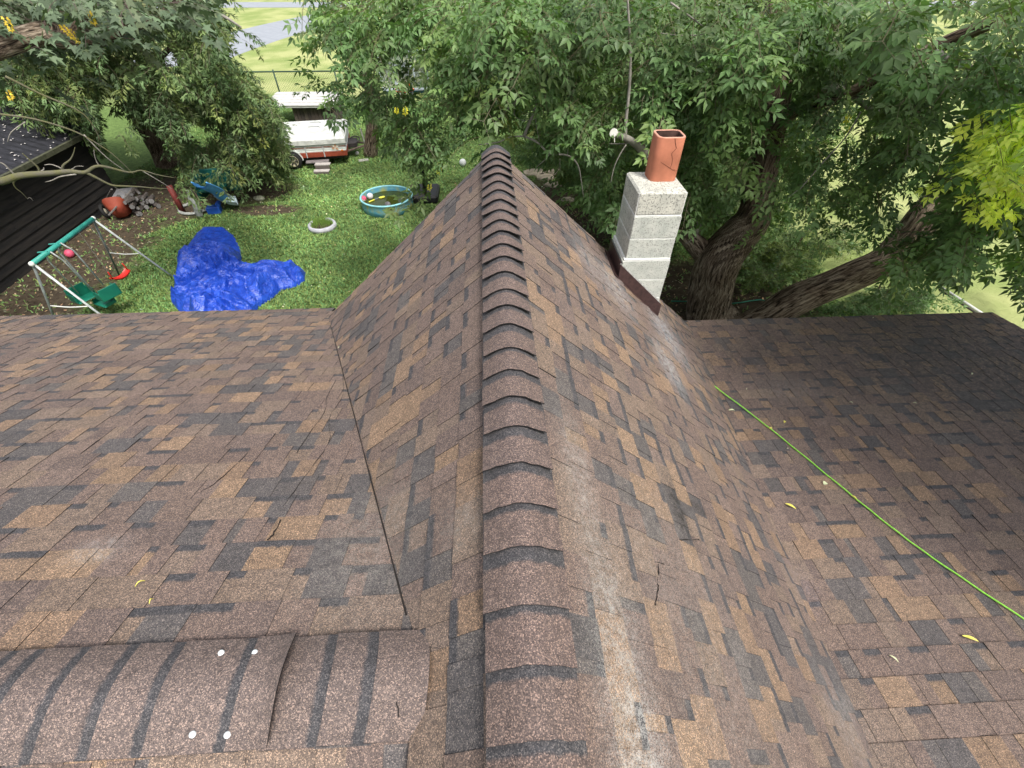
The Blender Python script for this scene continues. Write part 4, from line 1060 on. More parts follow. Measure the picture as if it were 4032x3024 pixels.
# roof: a shallow slab with sloped edges
mb = MB(); a, b_ = (LX + .05, LY + .05), (LX - .05, LY - .16)
vs = [(s * a[0], t * a[1], z) for z in (.72, .86) for s, t in ((-1, -1), (1, -1), (1, 1), (-1, 1))] + [(s * b_[0], t * b_[1], .97) for s, t in ((-1, -1), (1, -1), (1, 1), (-1, 1))]
mb.add([org + TL @ Vector(v) for v in vs], [(3, 2, 1, 0), (8, 9, 10, 11)] + [(r * 4 + i, r * 4 + (i + 1) % 4, r * 4 + 4 + (i + 1) % 4, r * 4 + 4 + i) for r in (0, 1) for i in range(4)])
roof_t = mb.build('roof', TWR, trl)
tb('latch', (-.75, -LY - .06, .80), (.16, .02, .05), mat('latch_dark', (.06, .06, .06), .5), roof_t, .004)
for (x, y) in ((.45, .55), (.45, .05)):
    mb = MB(); mb.tube([org + TL @ Vector(v) for v in ((x - .3, y, .985), (x, y + .02, .985), (x + .1, y - .1, .985))], .012, 5); mb.build('tent_rod', MATS['trim_grey'], roof_t)
wcx = org + TL @ Vector((-.42, -LY - .02, .27))
Mw = TL @ Matrix.Rotation(pi / 2, 3, 'X')
mb = MB(); mb.lathe(wcx, [(.16, -.08), (.24, -.09), (.27, -.04), (.27, .04), (.24, .08), (.16, .08)], 24, Mw); wh_ = mb.build('wheel', MATS.get('tyre_rubber'), trl, True)
mb = MB(); mb.lathe(wcx, [(.001, .05), (.05, .055), (.06, .03), (.165, .04), (.17, .085), (.16, .085)], 24, Mw); mb.build('rim', mat('cream_rim', (.48, .44, .30), .6, .2, 10), wh_, True)
for k in range(6):
    a = pi / 3 * k; mb = MB(); mb.tube([wcx + Mw @ Vector((.065 * cos(a), .065 * sin(a), .05)), wcx + Mw @ Vector((.14 * cos(a), .14 * sin(a), .055))], .022, 5); mb.build('spoke', MATS['latch_dark'], wh_)
mb = MB(); mb.lathe(wcx + TL @ Vector((0, -.0, 0)), [(.30, -.03), (.33, -.03), (.33, .03), (.30, .03)], 16, Mw, a0=0, a1=pi); mb.build('wheel_arch', TW, trl)
tb('side_step', (.35, -LY - .10, .22), (.75, .2, .05), mat('step_grey', (.18, .16, .16), .6), trl, .01)
# flower emblem on the side near the front
for k in range(6):
    a = pi / 3 * k + .3; c = org + TL @ Vector((1.02, -LY - .022, .60)); mb = MB()
    d = TL @ Vector((cos(a), 0, sin(a))); e_ = TL @ Vector((-sin(a), 0, cos(a)))
    mb.add([c, c + d * .07 + e_ * .028, c + d * .13, c + d * .07 - e_ * .028], [(0, 1, 2, 3)]); mb.build('petal', mat('petal_orange', (.6, .30, .16), .5) if k % 2 else mat('petal_cream', (.72, .66, .55), .5), body)
tb('marker_lamp', (1.22, -LY - .02, .49), (.07, .03, .05), mat('amber_lens', (.6, .16, .02), .3), body, .008)
# small dark glyph marks near the door side (unreadable lettering in the photo)
for k in range(9):
    mb = MB(); mb.box(org + TL @ Vector((-.98 + k * .035, -LY - .0225, .655)), (.022 if k % 3 else .012, .004, .03), TL); mb.build('letter_mark', MATS['latch_dark'], body)
tb('lamp', (-.60, -LY - .03, .655), (.06, .04, .05), MATS['latch_dark'], body, .01)
# hitch
f0 = org + TL @ Vector((2.15, 0, .36))
hitch = MB().tube([org + TL @ Vector((LX - .1, -.55, .30)), f0], .035, 6).tube([org + TL @ Vector((LX - .1, .55, .30)), f0], .035, 6).tube([f0, f0 + TL @ Vector((.25, 0, .02))], .045, 6).build('hitch', mat('rusty_steel', (.11, .08, .065), .8, .4, 12), trl)
MB().tube([org + TL @ Vector((1.95, 0, .02)), org + TL @ Vector((1.88, 0, .85))], .025, 7).build('jack', mat('pale_jack', (.36, .36, .32), .6), hitch)
mb = MB(); mb.lathe(org + TL @ Vector((1.60, .08, .50)), [(.17 + .02 * cos(a), .02 * sin(a)) for a in [2 * pi * k / 6 for k in range(7)]], 18, Matrix.Rotation(.3, 3, 'X')); mb.build('spare_hoop', DK, hitch, True)
MB().box(org + TL @ Vector((1.5, 0, .42)), (.35, .6, .16), TL, bev=.02).build('battery_tray', DK, hitch)
for x in (-.45 + 1.0,): MB().tube([org + TL @ Vector((x, -LY - .02, .10)), org + TL @ Vector((x, -LY + .12, .10))], .085, 10).build('stabiliser', mat('grey_pad', (.3, .31, .28), .7), trl)
# wooden step block
wsb = empty('wooden_step', gz(1272, 678), 'low weathered wooden step on the grass beside the camper wheel', 'step')
for k in range(2):
    MB().box(gz(1272, 678) + Vector((.0, .18 - .27 * k, .20 - .12 * k)), (.50, .20, .035), Matrix.Rotation(.06, 3, 'Z'), bev=.004).build('tread', mat('weathered_plank', (.40, .37, .35), .8, .2, 14), wsb)
    MB().box(gz(1272, 678) + Vector((.0, .08 - .27 * k, .11 - .1 * k)), (.46, .02, .13), Matrix.Rotation(.06, 3, 'Z')).build('riser', mat('dark_riser', (.12, .10, .09), .8), wsb)
c = gz(1432, 633); tag(MB().box(c + Vector((0, 0, .02)), (.34, .2, .03), Matrix.Rotation(.3, 3, 'Z'), bev=.005).build('paving_stone', mat('pale_paver', (.42, .42, .36), .9)), 'flat pale stone on the grass under the camper hitch', 'paving stone')
c = gz(1408, 612); tag(MB().ball(c + Vector((0, 0, .07)), .07, 12).build('ball', MATS['soft_white'], None, True), 'white ball lying under the camper hitch', 'ball', 'play balls in the yard')

# ------------------------------------------------------------------ plank shed, fence, hoop
Ys = 21.2
w0, w1 = gy(1165, 480, Ys), gy(1322, 480, Ys); zt = gy(1240, 412, Ys).z
psh = empty('plank_shed', ((w0.x + w1.x) / 2, Ys + 1, GZ), 'small shed with brown vertical planks and a pale shingled roof behind the camper', 'shed')
PLK = [mat('plank_%s' % s, c, .85, .3, 9, stretch=(6, 6, .6)) for s, c in (('a', (.075, .058, .05)), ('b', (.09, .072, .06)), ('c', (.055, .044, .04)))]
xx = w0.x
while xx < w1.x:
    w = rnd.uniform(.13, .16); MB().box((xx + w / 2, Ys + rnd.uniform(-.006, .006), (GZ + zt) / 2), (w - .018, .03, zt - GZ), bev=.004).build('plank', rnd.choice(PLK), psh); xx += w
yy = Ys
while yy < Ys + 1.5:
    w = rnd.uniform(.13, .16); MB().box((w1.x + .02, yy + w / 2, (GZ + zt) / 2), (.03, w - .018, zt - GZ), bev=.004).build('plank', rnd.choice(PLK), psh); yy += w
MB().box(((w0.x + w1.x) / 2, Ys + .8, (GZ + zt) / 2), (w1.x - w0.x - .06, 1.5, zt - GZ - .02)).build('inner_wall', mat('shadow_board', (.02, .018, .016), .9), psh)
rf = MB(); xl, xr2 = w0.x - 1.0, w1.x + .12; nr = 5
RFM = mat('bleached_roofing', (.50, .49, .47), .85, .15, 6)
rfo = MB().add([(xl, Ys - .2, zt), (xr2, Ys - .2, zt), (xr2, Ys + 1.6, zt + .1), (xl, Ys + 1.6, zt + .1), (xl, Ys - .2, zt - .06), (xr2, Ys - .2, zt - .06), (xr2, Ys + 1.6, zt + .04), (xl, Ys + 1.6, zt + .04)], [(0, 1, 2, 3), (7, 6, 5, 4), (0, 4, 5, 1), (1, 5, 6, 2), (2, 6, 7, 3), (3, 7, 4, 0)]).build('roof', RFM, psh)
for k in range(nr):
    t0, t1 = k / nr, (k + 1) / nr; y0_, y1_ = Ys - .22 + 1.8 * t0, Ys - .2 + 1.8 * t1; z0_, z1_ = zt + .1 * t0, zt + .1 * t1
    MB().add([(xl, y0_, z0_ + .035), (xr2, y0_, z0_ + .035), (xr2, y1_, z1_ + .008), (xl, y1_, z1_ + .008), (xl, y0_, z0_ + .002), (xr2, y0_, z0_ + .002)], [(0, 1, 2, 3), (4, 5, 1, 0)]).build('roofing_strip', RFM, rfo)
# chain-link fence
fen = empty('chain_link_fence', (-6, 25.2, GZ), 'dark green chain link fence crossing behind the yard', 'fence')
FG = mat('fence_green', (.035, .07, .05), .6, .2, 10)
fh = 1.15
def fy(x): return 25.2 + .02 * (x + 6)
MB().tube([(-30, fy(-30), GZ + fh), (22, fy(22), GZ + fh)], .03, 7).build('top_rail', FG, fen, True)
for x in [-9.75 + 2.75 * k for k in range(-5, 11)]:
    MB().tube([(x, fy(x), GZ), (x, fy(x), GZ + fh + .08)], .035, 7).build('post', FG, fen, True)
mb = MB(); x = -24
while x < 14:
    for s in (1, -1):
        a = Vector((x, fy(x), GZ + .02)) if s > 0 else Vector((x + fh, fy(x), GZ + .02)); b_ = Vector((x + fh, fy(x), GZ + fh)) if s > 0 else Vector((x, fy(x), GZ + fh))
        w = Vector((.004, 0, 0)); mb.add([a - w, a + w, b_ + w, b_ - w], [(0, 1, 2, 3)])
    x += .11
o = mb.build('wire_mesh', FG, fen); o['kind'] = 'stuff'
# basketball hoop
Yh = 12.6
hp = gy(1608, 352, Yh)
hoop = empty('basketball_hoop', (hp.x, Yh + .5, GZ), 'basketball hoop with a clear framed backboard and orange rim among the leaves', 'basketball hoop')
FRM = mat('frame_grey_blue', (.45, .52, .55), .4, .1, 8)
GLS = bpy.data.materials.new('clear_board'); n = nt(GLS); L = n.links.new
out = mk(n, 'ShaderNodeOutputMaterial'); p = mk(n, 'ShaderNodeBsdfPrincipled'); p.inputs['Roughness'].default_value = .15; p.inputs['Base Color'].default_value = (.35, .4, .38, 1)
tr = mk(n, 'ShaderNodeBsdfTransparent'); ms = mk(n, 'ShaderNodeMixShader'); ms.inputs[0].default_value = .72; L(p.outputs[0], ms.inputs[1]); L(tr.outputs[0], ms.inputs[2]); L(ms.outputs[0], out.inputs['Surface'])
bw, bh = 1.10, .74; bc = Vector((hp.x - .05, Yh, hp.z + bh / 2)); Mh = Matrix.Rotation(.06, 3, 'Z')
MB().box(bc, (bw - .04, .012, bh - .04), Mh).build('backboard', GLS, hoop)
for s in (-1, 1):
    MB().box(bc + Vector((0, 0, s * bh / 2)), (bw, .045, .05), Mh, bev=.006).build('frame_rail', FRM, hoop); MB().box(bc + Mh @ Vector((s * bw / 2, 0, 0)), (.045, .047, bh - .05), Mh, bev=.006).build('frame_rail', FRM, hoop)
for (c, d) in (((0, -.012, .10), (.46, .012, .035)), ((-.23, -.012, -.08), (.035, .012, .36)), ((.23, -.012, -.08), (.035, .012, .36)), ((0, -.012, -.25), (.46, .012, .035))):
    MB().box(bc + Mh @ Vector(c), d, Mh).build('target_line', FRM, hoop)
MB().box(bc + Vector((0, .01, -bh / 2 - .05)), (bw, .06, .06), Mh).build('lower_pad', mat('dark_teal_pad', (.01, .05, .05), .7), hoop)
OR = mat('hoop_orange', (.75, .10, .02), .45, .1, 9)
mb = MB(); mb.lathe(bc + Vector((0, -.32, -bh / 2 + .06)), [(.22 + .012 * cos(a), .012 * sin(a)) for a in [2 * pi * k / 6 for k in range(7)]], 24); mb.box(bc + Vector((0, -.06, -bh / 2 + .08)), (.22, .10, .12), bev=.01); mb.build('rim', OR, hoop, True)
mb = MB()
for k in range(14):
    a = 2 * pi * k / 14; c = bc + Vector((0, -.32, -bh / 2 + .06)); mb.tube([c + Vector((.21 * cos(a), .21 * sin(a), 0)), c + Vector((.15 * cos(a + .3), .15 * sin(a + .3), -.2)), c + Vector((.11 * cos(a), .11 * sin(a), -.38))], .006, 3)
mb.build('net', mat('net_white', (.5, .5, .5), .8), hoop)
MB().tube([bc + Vector((.0, .05, .1)), bc + Vector((0, .7, -.2)), Vector((bc.x, Yh + .9, GZ + 2.2)), Vector((bc.x, Yh + .9, GZ))], .055, 8).build('pole', mat('black_pole', (.015, .015, .016), .5), hoop, True)
MB().box((bc.x, Yh + 1.2, GZ + .12), (.75, 1.0, .24), bev=.06).build('base', MATS['black_pole'], hoop)

# flagstones just visible past the roof peak
for i, (px, py, s, r) in enumerate(((2105, 682, .42, .2), (2150, 700, .38, .9), (2190, 680, .36, -.4), (2180, 730, .33, .5), (2235, 790, .22, 1.2))):
    c = gz(px, py); pts = []
    for k in range(7):
        a = 2 * pi * k / 7 + r; q = s * rnd.uniform(.8, 1.1); pts.append(Vector((c.x + q * cos(a), c.y + q * .8 * sin(a), GZ + .05)))
    mb = MB(); mb.add(pts + [v - Vector((0, 0, .05)) for v in pts], [tuple(range(7))] + [(k, k + 7, (k + 1) % 7 + 7, (k + 1) % 7) for k in range(7)])
    tag(mb.build('flagstone', mat('tan_flagstone', (.42, .36, .27), .9, .3, 6, bump=.02)), ['broad tan flagstone left in the patch beyond the roof peak', 'tan flagstone in the middle of the patch beyond the roof peak', 'tan flagstone at the right of the patch beyond the roof peak', 'tan flagstone nearest the roof edge in the patch', 'small tan stone between leaves nearest the chimney'][i], 'flagstone', 'flagstones beyond the roof peak')
# garden hose and a rail on the right
HG = mat('hose_green', (.03, .22, .15), .5)
hz = smooth_path([gz(2640, 1195), gz(2760, 1197), gz(2880, 1203), gz(2960, 1192), gz(3000, 1190), gz(3010, 1205), gz(2985, 1215)], 6)
tag(MB().tube([p + Vector((0, 0, .06)) for p in hz], .014, 6).build('garden_hose', HG, None, True), 'thin green garden hose looped on the ground between the tree trunks', 'hose')
pr_ = [gy(3735, 1150, 7.6), gy(3860, 1230, 7.0)]
po = empty('fence_gate', gz(3800, 1240), 'pale rail of a wire gate showing past the right roof corner', 'gate')
MB().tube([gy(3700, 1128, 7.7), gy(3900, 1256, 6.6)], .03, 8).build('rail', mat('pale_rail', (.5, .5, .48), .5), po, True)
MB().tube([gy(3698, 1140, 7.75), gy(3895, 1266, 6.65)], .02, 8).build('lower_rail', DK, po, True)

# ------------------------------------------------------------------ rope and fallen leaves on the roof
def onR(px, py, h=.02):
    d = ray(px, py); t = (ZR + h - TR * CP.y - CP.z) / (d.z + TR * d.y); return CP + d * t
rope = smooth_path([onR(2781, 1496, .03), onR(3014, 1673), onR(3260, 1873), onR(3480, 2052), onR(3674, 2197), onR(4032, 2437), onR(4300, 2600)], 12)
ROPE = mat('lime_rope', (.30, .74, .08), .55, .25, 90, bump=.002, bscale=300)
tag(MB().tube([p + Vector((0, 0, .002 * sin(i))) for i, p in enumerate(rope)], .0052, 8).build('rope', ROPE, None, True), 'taut lime green rope running down the right roof slope', 'rope')
YL = mat('yellow_leaf', (.66, .60, .12), .55, .25, 40); YP = mat('pale_leaf', (.62, .66, .40), .55, .1, 40)
def roof_leaf(pos, L_, W_, ang, m, label, N=Vector((0, .14, 1))):
    N = N.normalized(); U = (Vector((cos(ang), sin(ang), 0)) - N * Vector((cos(ang), sin(ang), 0)).dot(N)).normalized(); V = N.cross(U); vs = []
    for i in range(6):
        t = i / 5; w = W_ * sin(pi * min(.97, max(.04, t)) ** .8); c = pos + U * (L_ * (t - .5)) + N * (.006 + .010 * sin(pi * t))
        vs += [c - V * w / 2 + N * .003, c, c + V * w / 2 + N * .004]
    mb = MB(); mb.add(vs, [(i * 3 + j, i * 3 + j + 1, i * 3 + j + 4, i * 3 + j + 3) for i in range(5) for j in range(2)])
    return tag(mb.build('fallen_leaf', m, None, True), label, 'leaf', 'fallen leaves on the roof')
for (px, py, L_, W_, a, m, lb) in ((2880, 1618, .055, .018, -.1, YP, 'pale oval leaf left of the rope, highest of those on the right slope'), (3088, 1664, .03, .02, .8, YL, 'small yellow leaf just right of the rope near its top'),
        (3034, 1690, .035, .02, .2, YL, 'yellow leaf half under the lime rope'), (3247, 1906, .034, .034, .5, YP, 'pale round leaf left of the rope halfway down'), (3361, 1962, .05, .014, -1.1, YL, 'narrow yellow leaf touching the rope edge'),
        (3112, 1996, .075, .022, -.8, YL, 'long yellow leaf with a stem well left of the rope'), (3818, 2517, .075, .020, -.5, YL, 'large yellow leaf at the lower right below the rope'), (3517, 2596, .045, .009, -1.0, YP, 'thin pale leaf sliver lower right'),
        (3100, 1770, .014, .008, 0, YP, 'tiny pale leaf scrap above the rope middle'), (3437, 1254, .02, .012, .5, YP, 'pale leaf scrap near the right eave'), (3824, 1474, .03, .016, 1.0, YP, 'pale leaf scrap in the dark upper right of the roof'),
        (3350, 1588, .03, .006, -.6, YP, 'thin pale needle leaf in the middle of the right slope'), (3600, 1590, .03, .006, -.3, YP, 'thin pale needle leaf right of the middle of the right slope'), (2938, 1534, .02, .006, 1.2, YP, 'tiny orange leaf scrap near the valley')):
    roof_leaf(onR(px, py, .012), L_, W_, a, m, lb)
def onL(px, py, h=.014):
    d = ray(px, py); t = (ZM + h - TM * CP.y - CP.z) / (d.z + TM * d.y); return CP + d * t
roof_leaf(onL(1348, 1368), .075, .03, .9, YP, 'pale yellow leaf lying in the left valley', Vector((0, .38, 1)))
roof_leaf(onL(555, 2305), .03, .004, 1.0, YL, 'yellow straw sliver on the left slope above the ridge caps', Vector((0, .38, 1)))
roof_leaf(onL(600, 2375), .02, .004, 1.5, YL, 'short dry straw just above the left ridge caps', Vector((0, .38, 1)))

# ------------------------------------------------------------------ trees
BARK = bpy.data.materials.new('furrowed_bark'); n = nt(BARK); L = n.links.new
out = mk(n, 'ShaderNodeOutputMaterial'); p = mk(n, 'ShaderNodeBsdfPrincipled'); p.inputs['Roughness'].default_value = .95; p.inputs['Specular IOR Level'].default_value = .15
uvn = mk(n, 'ShaderNodeUVMap', uv_map='bark'); mp = mk(n, 'ShaderNodeMapping'); mp.inputs['Scale'].default_value = (1, .16, 1); L(uvn.outputs[0], mp.inputs['Vector'])
a = mk(n, 'ShaderNodeTexNoise'); a.inputs['Scale'].default_value = 22; a.inputs['Detail'].default_value = 9; a.inputs['Roughness'].default_value = .65; a.inputs['Distortion'].default_value = 1.2; L(mp.outputs[0], a.inputs['Vector'])
g = mk(n, 'ShaderNodeNewGeometry'); b = mk(n, 'ShaderNodeTexNoise'); b.inputs['Scale'].default_value = 2.2; b.inputs['Detail'].default_value = 4; L(g.outputs['Position'], b.inputs['Vector'])
cr = mk(n, 'ShaderNodeValToRGB'); e = cr.color_ramp.elements; e[0].position = .38; e[0].color = (.024, .018, .014, 1); e[1].position = .62; e[1].color = (.36, .30, .235, 1); k = e.new(.5); k.color = (.16, .122, .092, 1)
L(a.outputs['Fac'], cr.inputs[0]); mx = mk(n, 'ShaderNodeMix', data_type='RGBA', blend_type='MULTIPLY'); mx.inputs['Factor'].default_value = .7; L(cr.outputs[0], mx.inputs['A'])
c2 = mk(n, 'ShaderNodeValToRGB'); e = c2.color_ramp.elements; e[0].position = .35; e[0].color = (.5, .42, .36, 1); e[1].position = .65; e[1].color = (1.15, 1.15, 1.1, 1); L(b.outputs['Fac'], c2.inputs[0]); L(c2.outputs[0], mx.inputs['B'])
L(mx.outputs['Result'], p.inputs['Base Color']); bp = mk(n, 'ShaderNodeBump'); bp.inputs['Distance'].default_value = .035; bp.inputs['Strength'].default_value = 1; L(a.outputs['Fac'], bp.inputs['Height']); L(bp.outputs[0], p.inputs['Normal']); L(p.outputs[0], out.inputs['Surface'])
TWIG = mat('pale_twig', (.26, .24, .21), .85, .35, 14)
MOSS = mat('mossy_branch', (.12, .11, .09), .9, .4, 9, col2=(.13, .13, .045), bump=.006, bscale=60)
CUT = mat('fresh_cut', (.85, .82, .74), .7, .08, 20)
def limb(name, pts, rad, parent, m=BARK, n=14, wob=.12, sub=8, ridges=True):
    P_ = smooth_path(pts, sub); rr = []
    for i in range(len(P_)):
        t = i / (len(P_) - 1) * (len(rad) - 1); k = min(int(t), len(rad) - 2); rr.append(lerp(rad[k], rad[k + 1], t - k))
    vs = []; fs = []; uv = []; ref = None; acc = 0; accs = []
    for i, p in enumerate(P_):
        t = (P_[min(i + 1, len(P_) - 1)] - P_[max(i - 1, 0)]).normalized()
        if ref is None: ref = t.orthogonal().normalized()
        ref = (ref - t * ref.dot(t)).normalized(); bi = t.cross(ref)
        if i: acc += (p - P_[i - 1]).length
        accs.append(acc)
        for k in range(n):
            a = 2 * pi * k / n; q = rr[i] * (1 + wob * mnoise.noise(Vector((cos(a) * 1.3 + p.x, sin(a) * 1.3, acc * 1.1))) + (.06 * mnoise.noise(Vector((cos(a) * 5, sin(a) * 5, acc * .8))) if ridges else 0))
            vs.append(p + (ref * cos(a) + bi * sin(a)) * q)
    for i in range(len(P_) - 1):
        for k in range(n):
            fs.append((i * n + k, i * n + (k + 1) % n, (i + 1) * n + (k + 1) % n, (i + 1) * n + k))
            c0, c1 = k * rr[i] * 2 * pi / n, (k + 1) * rr[i] * 2 * pi / n
            uv += [(c0, accs[i]), (c1, accs[i]), (c1, accs[i + 1]), (c0, accs[i + 1])]
    fs.append(tuple(range(n))[::-1]); uv += [(0, 0)] * n; fs.append(tuple((len(P_) - 1) * n + k for k in range(n))); uv += [(0, 0)] * n
    o = mesh(name, vs, fs, m, parent, True, True)
    u = o.data.uv_layers.new(name='bark'); u.data.foreach_set('uv', np.array(uv, dtype=np.float32).ravel())
    return o

RG = np.random.default_rng(42)
def leaflet(o, d, nrm, L_, W_, V, Fc, T, k, quad):
    d = d / np.linalg.norm(d); s = np.cross(d, nrm); s /= np.linalg.norm(s) + 1e-9; nn_ = np.cross(s, d)
    fold = .18 * W_; dr = RG.uniform(.0, .16) * L_; b = len(V)
    if quad:
        V += [o, o + d * L_ * .45 + s * W_ / 2 + nn_ * fold, o + d * L_ - nn_ * dr, o + d * L_ * .45 - s * W_ / 2 + nn_ * fold]
        Fc.append((b, b + 1, b + 2, b + 3)); T.append(k)
    else:
        V += [o, o + d * L_ * .42 + s * W_ / 2 + nn_ * fold, o + d * L_ * .48, o + d * L_ * .42 - s * W_ / 2 + nn_ * fold, o + d * L_ - nn_ * dr]
        Fc.append((b, b + 1, b + 4, b + 2)); Fc.append((b, b + 2, b + 4, b + 3)); T += [k, k * .93]
def spray_template(kind, quad=False):
    V, Fc, T = [], [], []
    Lt = RG.uniform(.38, .55); nn_ = 5; pos = np.zeros(3); dirv = np.array([0, 1., .15]); pts = [pos]
    for i in range(nn_):
        dirv = dirv + np.array([RG.normal(0, .12), 0, -.13 + RG.normal(0, .05)]); dirv /= np.linalg.norm(dirv); pos = pos + dirv * Lt / nn_; pts.append(pos)
    for a, b_ in zip(pts[:-1], pts[1:]):                                    # twig
        b = len(V); w = .0035; V += [a + [w, 0, 0], a - [w, 0, 0], b_ - [w, 0, 0], b_ + [w, 0, 0]]; Fc.append((b, b + 1, b + 2, b + 3)); T.append(-1)
        b = len(V); V += [a + [0, 0, w], a - [0, 0, w], b_ - [0, 0, w], b_ + [0, 0, w]]; Fc.append((b, b + 1, b + 2, b + 3)); T.append(-1)
    for i in range(1, nn_ + 1):
        sides = (-1, 1) if i < nn_ else (-1, 1, 0)
        for s in sides:
            if RG.random() < .08: continue
            ang = s * RG.uniform(.7, 1.25); d = np.array([sin(ang), cos(ang), RG.uniform(-.55, .15)]); d /= np.linalg.norm(d)
            nr = np.array([RG.normal(0, .30), RG.normal(0, .30), 1.]); nr /= np.linalg.norm(nr)
            sc = RG.uniform(.8, 1.15); base = pts[i]; k = RG.uniform(.82, 1.2)
            if kind == 'elder':
                rl = .15 * sc; side = np.cross(d, nr); side /= np.linalg.norm(side)
                b = len(V); w = .0016; V += [base + side * w, base - side * w, base + d * rl - side * w, base + d * rl + side * w]; Fc.append((b, b + 1, b + 2, b + 3)); T.append(-2)
                for (t, an, l) in ((1, 0, .115), (.92, .95, .098), (.92, -.95, .098), (.5, 1.05, .085), (.5, -1.05, .085)):
                    an += RG.normal(0, .1); dd = d * cos(an) + side * sin(an) + np.array([0, 0, -RG.uniform(.0, .45)])
                    leaflet(base + d * rl * t, dd, nr + RG.normal(0, .25, 3), l * sc * RG.uniform(.85, 1.15), .043 * sc * RG.uniform(.85, 1.2), V, Fc, T, k * RG.uniform(.88, 1.14), quad)
            elif kind == 'willowy':
                for _ in range(5):
                    dd = d + RG.normal(0, .45, 3) + np.array([0, 0, -.35]); leaflet(base + d * RG.uniform(0, .12), dd, nr + RG.normal(0, .3, 3), RG.uniform(.085, .13) * sc, .032 * sc, V, Fc, T, k * RG.uniform(.85, 1.2), quad)
            else:                                                           # maple
                pet = base + d * .07 * sc + np.array([0, 0, -.02]); d2 = d + np.array([0, 0, -.35]); d2 /= np.linalg.norm(d2); side = np.cross(d2, nr); side /= np.linalg.norm(side); up = np.cross(side, d2)
                rad = [.02, .055, .038, .095, .05, .12, .05, .095, .038, .055, .02]; an = [2.6, 2.05, 1.6, 1.15, .6, 0, -.6, -1.15, -1.6, -2.05, -2.6]
                b = len(V); V.append(pet)
                for r, q in zip(rad, an): V.append(pet + (d2 * cos(q) + side * sin(q)) * r * sc * 1.05 + up * (.10 * r * abs(sin(q)) - .12 * r * r / .1))
                for q in range(10): Fc.append((b, b + 1 + q, b + 2 + q)); T.append(k * (1 if q % 2 else .95))
    return np.array(V), Fc, np.array(T)
def tmpl_pack(kind, quad, n=8):
    R_l = []
    for _ in range(n):
        V, Fc, T = spray_template(kind, quad); tot = np.array([len(f) for f in Fc]); idx = np.concatenate([np.array(f) for f in Fc]); R_l.append((V, idx, tot, T))
    return R_l
PACK = {'elder': tmpl_pack('elder', False), 'elder_lo': tmpl_pack('elder', True), 'willowy': tmpl_pack('willowy', True), 'maple': tmpl_pack('maple', False)}
def crown(name, parent, m, kind, P_, D_, S_, K_, Hh):
    """P_ positions, D_ outward directions, S_ scales, K_ brightness, Hh hue (0 green .. 1 yellow)"""
    pack = PACK[kind]; allv, alli, allt, allc = [], [], [], []; vo = 0
    pick_ = RG.integers(0, len(pack), len(P_))
    for ti, (V, idx, tot, T) in enumerate(pack):
        sel = np.where(pick_ == ti)[0]
        if not len(sel): continue
        for i in sel:
            d = D_[i] / (np.linalg.norm(D_[i]) + 1e-9); yw = atan2(-d[0], d[1]); pt = math.asin(max(-1, min(1, d[2]))); rl = RG.normal(0, .35)
            Mx = np.array(Matrix.Rotation(yw, 3, 'Z') @ Matrix.Rotation(pt, 3, 'X') @ Matrix.Rotation(rl, 3, 'Y'))
            v = (V * S_[i]) @ Mx.T + P_[i]; allv.append(v); alli.append(idx + vo); allt.append(tot); vo += len(v)
            tk = np.where(T > 0, T, 1.0)[:, None]; h = Hh[i]; base = np.array([1 + 2.6 * h, 1 + .95 * h, 1 - .35 * h]) * K_[i]
            c = tk * base; c = np.where((T < 0)[:, None], np.array([1.9, .95, 1.6]) * .8, c); allc.append(c)
    v = np.concatenate(allv); idx = np.concatenate(alli); tot = np.concatenate(allt); c = np.concatenate(allc)
    org_ = Vector(WL[parent.name]); v = v - np.array(org_)
    me = bpy.data.meshes.new(name); me.vertices.add(len(v)); me.vertices.foreach_set('co', v.ravel()); me.loops.add(len(idx)); me.loops.foreach_set('vertex_index', idx.astype(np.int32))
    me.polygons.add(len(tot)); st_ = np.concatenate([[0], np.cumsum(tot)[:-1]]); me.polygons.foreach_set('loop_start', st_.astype(np.int32)); me.polygons.foreach_set('loop_total', tot.astype(np.int32))
    a = me.attributes.new('tint', 'FLOAT_COLOR', 'FACE'); a.data.foreach_set('color', np.c_[c, np.ones(len(c))].astype(np.float32).ravel()); me.materials.append(m); me.update(); me.validate()
    o = bpy.data.objects.new(name, me); link(o, parent, org_); o['kind'] = 'stuff'; print(name, parent.name, len(P_), 'sprays', len(tot), 'faces'); return o
GAPS = [[(3560, 60), (3810, 50), (3830, 220), (3600, 220)], [(3640, 370), (3850, 350), (3870, 560), (3670, 600)], [(1230, 200), (1330, 190), (1330, 330), (1240, 330)], [(3940, 150), (4032, 140), (4032, 250), (3950, 260)], [(3780, 1090), (4040, 1140), (4040, 1250), (3850, 1240)], [(3850, 930), (4040, 900), (4040, 1010), (3880, 1010)], [(3210, 1080), (3290, 1060), (3300, 1000), (3220, 1010)]]
